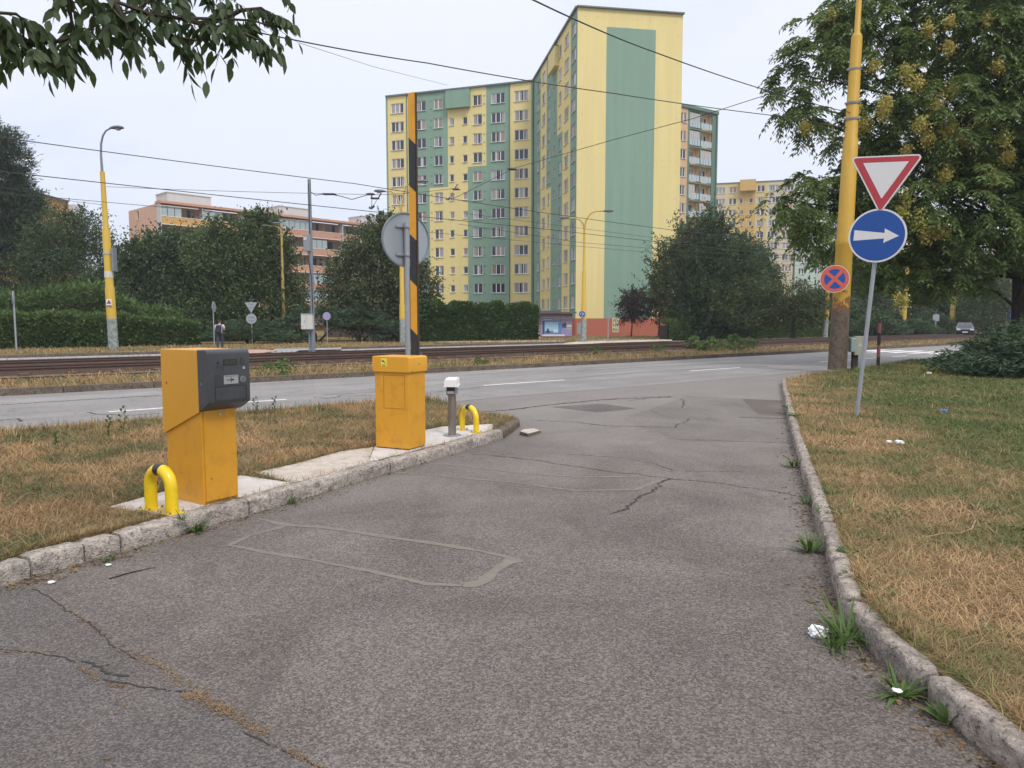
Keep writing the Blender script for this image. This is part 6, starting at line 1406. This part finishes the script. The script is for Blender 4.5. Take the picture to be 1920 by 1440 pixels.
# meter box beside the lamp
b = MB(); b.box((0, 0, 1.0), (.3, .3, .9)); b.box((0, 0, .3), (.1, .1, .6)); o = b.build('meter_box', M['boxgrey']); o.location = G(1088.5, 640, .1) + Vector((-.1, .3, 0)); tag(o, 'small grey box standing beside the gable lamp foot', 'electrical box')

# ------------------------------------------------------------------ overhead wires
def cable(label, pts, r=.012, sag=0., group='overhead wires', cat='cable'):
    P = [Vector(p) for p in pts]; q = []
    for a, b_ in zip(P, P[1:]):
        for i in range(12): f = i / 12; q.append(a.lerp(b_, f) - Vector((0, 0, sag * 4 * f * (1 - f))))
    q.append(P[-1]); b = MB(); b.tube(q, r, 6); return tag(b.build('overhead_wire', M['cable'], smooth=60), label, cat, group)
t1, t2 = 26.3, 30.3
cable('lower contact wire over the nearer tram track', [ST(s, t1, 6.05) for s in (-40, -2, 24, 50, 120)], .014, .05)
cable('upper carrier wire over the nearer tram track', [ST(s, t1, 7.05) for s in (-40, -2)] + [ST(14, t1, 7.0), ST(30, t1, 6.75), ST(60, t1, 6.9), ST(120, t1, 7)], .014, .05)
cable('contact wire over the farther tram track', [ST(s, t2, 6.0) for s in (-40, 10, 50, 120)], .010, .05)
lampT = Vector((-22.6, 42.0, D(200, 350, 42).z)); polT = Vector((PB.x + .16, PB.y, D(1578, 240, PB.y).z))
cable('span wire from the first lamp to the grey pole', [lampT, D(715, 365, 36), D(860, 352, 40)], .012, .05)
b1 = D(860, 352, 40)
cable('short thick insulator cable on the first lamp', [D(200, 386, 42), D(178, 382, 41.9), D(140, 378, 41.7), D(40, 358, 41), D(-60, 340, 40)], .012)
cable('span wire rising past the gable to the thick pole', [D(845, 375, 38), D(965, 315, 34), D(1150, 262, 30), D(1300, 222, 27.5), D(1456, 172, 25.2), Vector((PB.x + .2, PB.y, D(1590, 150, PB.y).z))], .012)
cable('heavy cable crossing the sky from above the lane to the thick pole', [D(700, -150, 6), D(1000, 0, 11), D(1220, 95, 16), D(1450, 173, 21.5), Vector((PB.x + .2, PB.y, D(1590, 212, PB.y).z))], .012, .03)
cable('long cable crossing the gable from the overhanging branch to the thick pole', [D(-400, -95, 9), D(470, 58, 12.6), D(800, 118, 16.5), D(1150, 175, 20.5), D(1480, 220, 23.8), polT], .012, .03)
cable('thin faint wire in the sky behind the boom', [D(560, 80, 30), D(700, 125, 40), D(840, 160, 52)], .010)
cable('feeder loop hanging from the grey pole', [D(583, 360, 33.9), D(592, 366, 33.9), D(612, 363, 34), D(640, 368, 34.1), D(660, 374, 34.2), D(680, 368, 34.3), D(700, 363, 34.4)], .018)
cable('thin wire between the far lamps before the gable', [D(860, 420, 40), D(1090, 455, 46), D(1275, 470, 52), D(1560, 490, 62)], .012)
cable('upper thin wire before the gable', [D(870, 400, 40), D(1275, 452, 50), D(1500, 470, 56)], .010)
for q in ((612, 364, 34, .05), (622, 364, 34, .05), (695, 364, 35.8, .06), (703, 372, 35.6, .05), (960, 317, 34, .06), (855, 355, 38.2, .05)):
    b = MB(); c = D(*q[:3]); b.tube([c + Vector((-.22, 0, .02)), c + Vector((-.1, 0, 0)), c + Vector((.1, 0, 0)), c + Vector((.22, 0, -.02))], [.02, q[3], q[3], .02], 8)
    tag(b.build('insulator', M['cable'], smooth=40), 'dark insulator on a span wire over the tracks', 'insulator', 'wire insulators')
for (u0, v0, y0), (u1, v1, y1) in (((715, 362, 35.4), (696, 392, 35.4)), ((697, 364, 35.5), (697, 390, 35.5)), ((858, 345, 40), (840, 375, 39.5))):
    b = MB(); a, c = D(u0, v0, y0), D(u1, v1, y1); b.tube([a, a.lerp(c, .35), a.lerp(c, .4), a.lerp(c, .7), c], [.03, .03, .012, .012, .035], 8); b.tube([c + Vector((-.12, 0, .06)), c, c + Vector((.14, 0, .1))], .03, 6)
    tag(b.build('wire_hanger', M['cable'], smooth=40), 'slanting hanger holding the tram contact wire', 'wire hanger', 'tram wire hangers')

# ------------------------------------------------------------------ person with backpack, walking away
def skin(name, J, E_, mat, parent, sub=2):
    ks_ = list(J); me = bpy.data.meshes.new(name); me.from_pydata([J[k][0] for k in ks_], [(ks_.index(a), ks_.index(b_)) for a, b_ in E_], [])
    o = bpy.data.objects.new(name, me); COL.objects.link(o); o.parent = parent; me.materials.append(mat)
    m_ = o.modifiers.new('skin', 'SKIN'); m_.use_smooth_shade = True
    for i, k in enumerate(ks_):
        r = J[k][1]; me.skin_vertices[0].data[i].radius = r if isinstance(r, tuple) else (r, r); me.skin_vertices[0].data[i].use_root = (i == 0)
    s = o.modifiers.new('sub', 'SUBSURF'); s.levels = s.render_levels = sub; return o
pp = G(413, 654.5, .1); pe = thing('person', 'person in pale shirt and dark jeans walking away with dark backpack', 'person', pp, R(6))
J = {'pelvis': ((0, 0, .90), (.15, .10)), 'waist': ((0, 0, 1.05), (.13, .09)), 'chest': ((0, .02, 1.25), (.16, .105)), 'neckb': ((0, .03, 1.42), (.07, .065)), 'neck': ((0, .06, 1.48), .052), 'head': ((0, .10, 1.56), (.075, .085)), 'crown': ((0, .10, 1.66), (.068, .08)), 'face': ((0, .165, 1.535), .045), 'nose': ((0, .205, 1.555), .015)}
Eg = [('pelvis', 'waist'), ('waist', 'chest'), ('chest', 'neckb'), ('neckb', 'neck'), ('neck', 'head'), ('head', 'crown'), ('head', 'face'), ('face', 'nose')]
for s, n_ in ((-1, 'l'), (1, 'r')):
    J.update({n_ + 'sh': ((s * .19, .02, 1.37), .06), n_ + 'el': ((s * .26, -.01, 1.10), .042), n_ + 'wr': ((s * .17, .22, 1.12), .03), n_ + 'pa': ((s * .13, .29, 1.14), (.035, .022)), n_ + 'th': ((s * .10, .29, 1.19), .010),
              n_ + 'hip': ((s * .09, 0, .86), .085), n_ + 'kn': ((s * .10, .07 * s, .48), .058), n_ + 'an': ((s * .10, .07 * s - .10 * (s < 0), .09), .038), n_ + 'to': ((s * .11, .07 * s + .12 - .06 * (s < 0), .04), .034), n_ + 'ea': ((s * .082, .09, 1.565), .018)})
    Eg += [('chest', n_ + 'sh'), (n_ + 'sh', n_ + 'el'), (n_ + 'el', n_ + 'wr'), (n_ + 'wr', n_ + 'pa'), (n_ + 'pa', n_ + 'th'), ('pelvis', n_ + 'hip'), (n_ + 'hip', n_ + 'kn'), (n_ + 'kn', n_ + 'an'), (n_ + 'an', n_ + 'to'), ('head', n_ + 'ea')]
    for q in range(4):
        a, c = n_ + 'f%d' % q, n_ + 'g%d' % q; J[a] = ((s * (.125 - .004 * q), .325 + .004 * (q in (1, 2)), 1.165 - .019 * q), .009); J[c] = ((s * (.095 - .004 * q), .345, 1.165 - .019 * q), .008); Eg += [(n_ + 'pa', a), (a, c)]
skin('body', J, Eg, M['skin'], pe)
C1 = {'pelvis': ((0, 0, .93), (.165, .115)), 'waist': ((0, 0, 1.05), (.155, .11)), 'chest': ((0, .02, 1.25), (.18, .125)), 'nb': ((0, .03, 1.40), (.10, .085))}; E1_ = [('pelvis', 'waist'), ('waist', 'chest'), ('chest', 'nb')]
for s, n_ in ((-1, 'l'), (1, 'r')): C1.update({n_ + 's': ((s * .20, .02, 1.365), .078), n_ + 'e': ((s * .245, .0, 1.18), .07)}); E1_ += [('chest', n_ + 's'), (n_ + 's', n_ + 'e')]
skin('shirt', C1, E1_, M['shirt'], pe)
C2 = {'p': ((0, 0, .92), (.155, .115))}; E2_ = []
for s, n_ in ((-1, 'l'), (1, 'r')): C2.update({n_ + 'h': ((s * .09, 0, .84), .105), n_ + 'k': ((s * .10, .07 * s, .48), .08), n_ + 'a': ((s * .10, .07 * s - .10 * (s < 0), .10), .066)}); E2_ += [('p', n_ + 'h'), (n_ + 'h', n_ + 'k'), (n_ + 'k', n_ + 'a')]
skin('jeans', C2, E2_, M['jeans'], pe)
skin('hair', {'a': ((0, .075, 1.60), (.086, .088)), 'b': ((0, .095, 1.68), (.078, .088)), 'c': ((0, .045, 1.545), (.065, .05))}, [('a', 'b'), ('a', 'c')], M['hair'], pe)
for s in (-1, 1): b = MB(); b.box((s * .11, .07 * s + .04 - .08 * (s < 0), .045), (.10, .28, .09)); b.build('shoe', M['shoe'], pe, bevel=.03)
b = MB(); b.box((0, -.19, 1.14), (.30, .18, .46)); bk = b.build('backpack', M['navy'], pe, bevel=.07)
b = MB(); b.box((0, -.29, 1.05), (.24, .06, .22)); b.build('pocket', M['navy'], bk, bevel=.025)
for s in (-1, 1): b = MB(); b.tube([(s * .11, -.12, 1.33), (s * .12, -.06, 1.42), (s * .12, .05, 1.43), (s * .13, .15, 1.30)], .022, 8); b.build('strap', M['navy'], bk)
b = MB(); b.box((0, .36, 1.15), (.075, .012, .15), 0, Matrix.Rotation(R(-35), 3, 'X')); o = b.build('phone', M['black']); o.location = pp; o.rotation_euler = (0, 0, R(6)); tag(o, 'dark phone held by the walking person', 'phone')

# ------------------------------------------------------------------ dark car waiting at the far bend
cpz = G(1797, 632.5, .0); car = thing('parked_car', 'small dark hatchback facing the camera just beyond the tip of the big juniper', 'car', (D(1808, 630, 80).x, 80, .1), R(-30))
prf = [(-2., .28), (-2.02, .62), (-1.9, .78), (-1.1, .92), (-.45, 1.38), (.2, 1.47), (1.2, 1.44), (1.85, 1.02), (2., .9), (2., .3)]
n = len(prf); b = MB()
def wsec(z): return .84 if z < .95 else .84 - (z - .95) * .42
for sgn in (-1, 1): b.v += [(sgn * wsec(z), x, z) for x, z in prf]
b.f = [tuple(range(n)), tuple(range(2 * n - 1, n - 1, -1))] + [(i, n + i, n + (i + 1) % n, (i + 1) % n) for i in range(n)]; b.m = [0] * len(b.f)
bd = b.build('body', M['carpaint'], car, bevel=.06, smooth=40)
b = MB(); b.add([(-.70, -1.04, .98), (.70, -1.04, .98), (.60, -.50, 1.37), (-.60, -.50, 1.37)], [(0, 1, 2, 3)])
for v_ in range(4): b.v[v_] = (b.v[v_][0], b.v[v_][1] - .05, b.v[v_][2] + .05)
b.build('windscreen', M['carglass'], car)
for s in (-1, 1):
    b = MB(); b.add([(s * .835, -.85, .98), (s * .835, 1.5, 1.0), (s * .70, 1.1, 1.36), (s * .70, -.35, 1.36)], [(0, 1, 2, 3)]); b.build('side_window', M['carglass'], car)
    b = MB(); b.box((s * .6, -1.99, .70), (.34, .12, .15)); b.build('headlight', M['signwhite'], car, bevel=.03)
    b = MB(); b.box((s * .92, -.75, 1.0), (.16, .10, .11)); b.build('mirror', M['carpaint'], car, bevel=.03)
    for yy in (-1.25, 1.25):
        b = MB(); b.tube([(s * .62, yy, .31), (s * .86, yy, .31)], .31, 20); wh = b.build('wheel', M['rubber'], car, smooth=40); b = MB(); b.tube([(s * .80, yy, .31), (s * .87, yy, .31)], .19, 14); b.build('rim', M['silver'], wh, smooth=40)
b = MB(); b.box((0, -2.03, .62), (.7, .03, .10)); b.build('grille', M['black'], car)
b = MB(); b.box((0, -2.04, .44), (.5, .02, .11)); b.build('number_plate', M['signwhite'], car)

# ------------------------------------------------------------------ the hazy air of the day
b = MB(); b.box((60, 130, 21.4), (560, 460, 45.)); m, nt, out, co = newmat('hazy_air')
v = node(nt, 'ShaderNodeVolumePrincipled', {'Color': (.90, .93, .98, 1), 'Density': .0005, 'Anisotropy': .2}); nt.links.new(v.outputs[0], out.inputs['Volume'])
tag(b.build('haze', m), 'thin pale summer haze over the whole street', 'haze', kind='stuff')
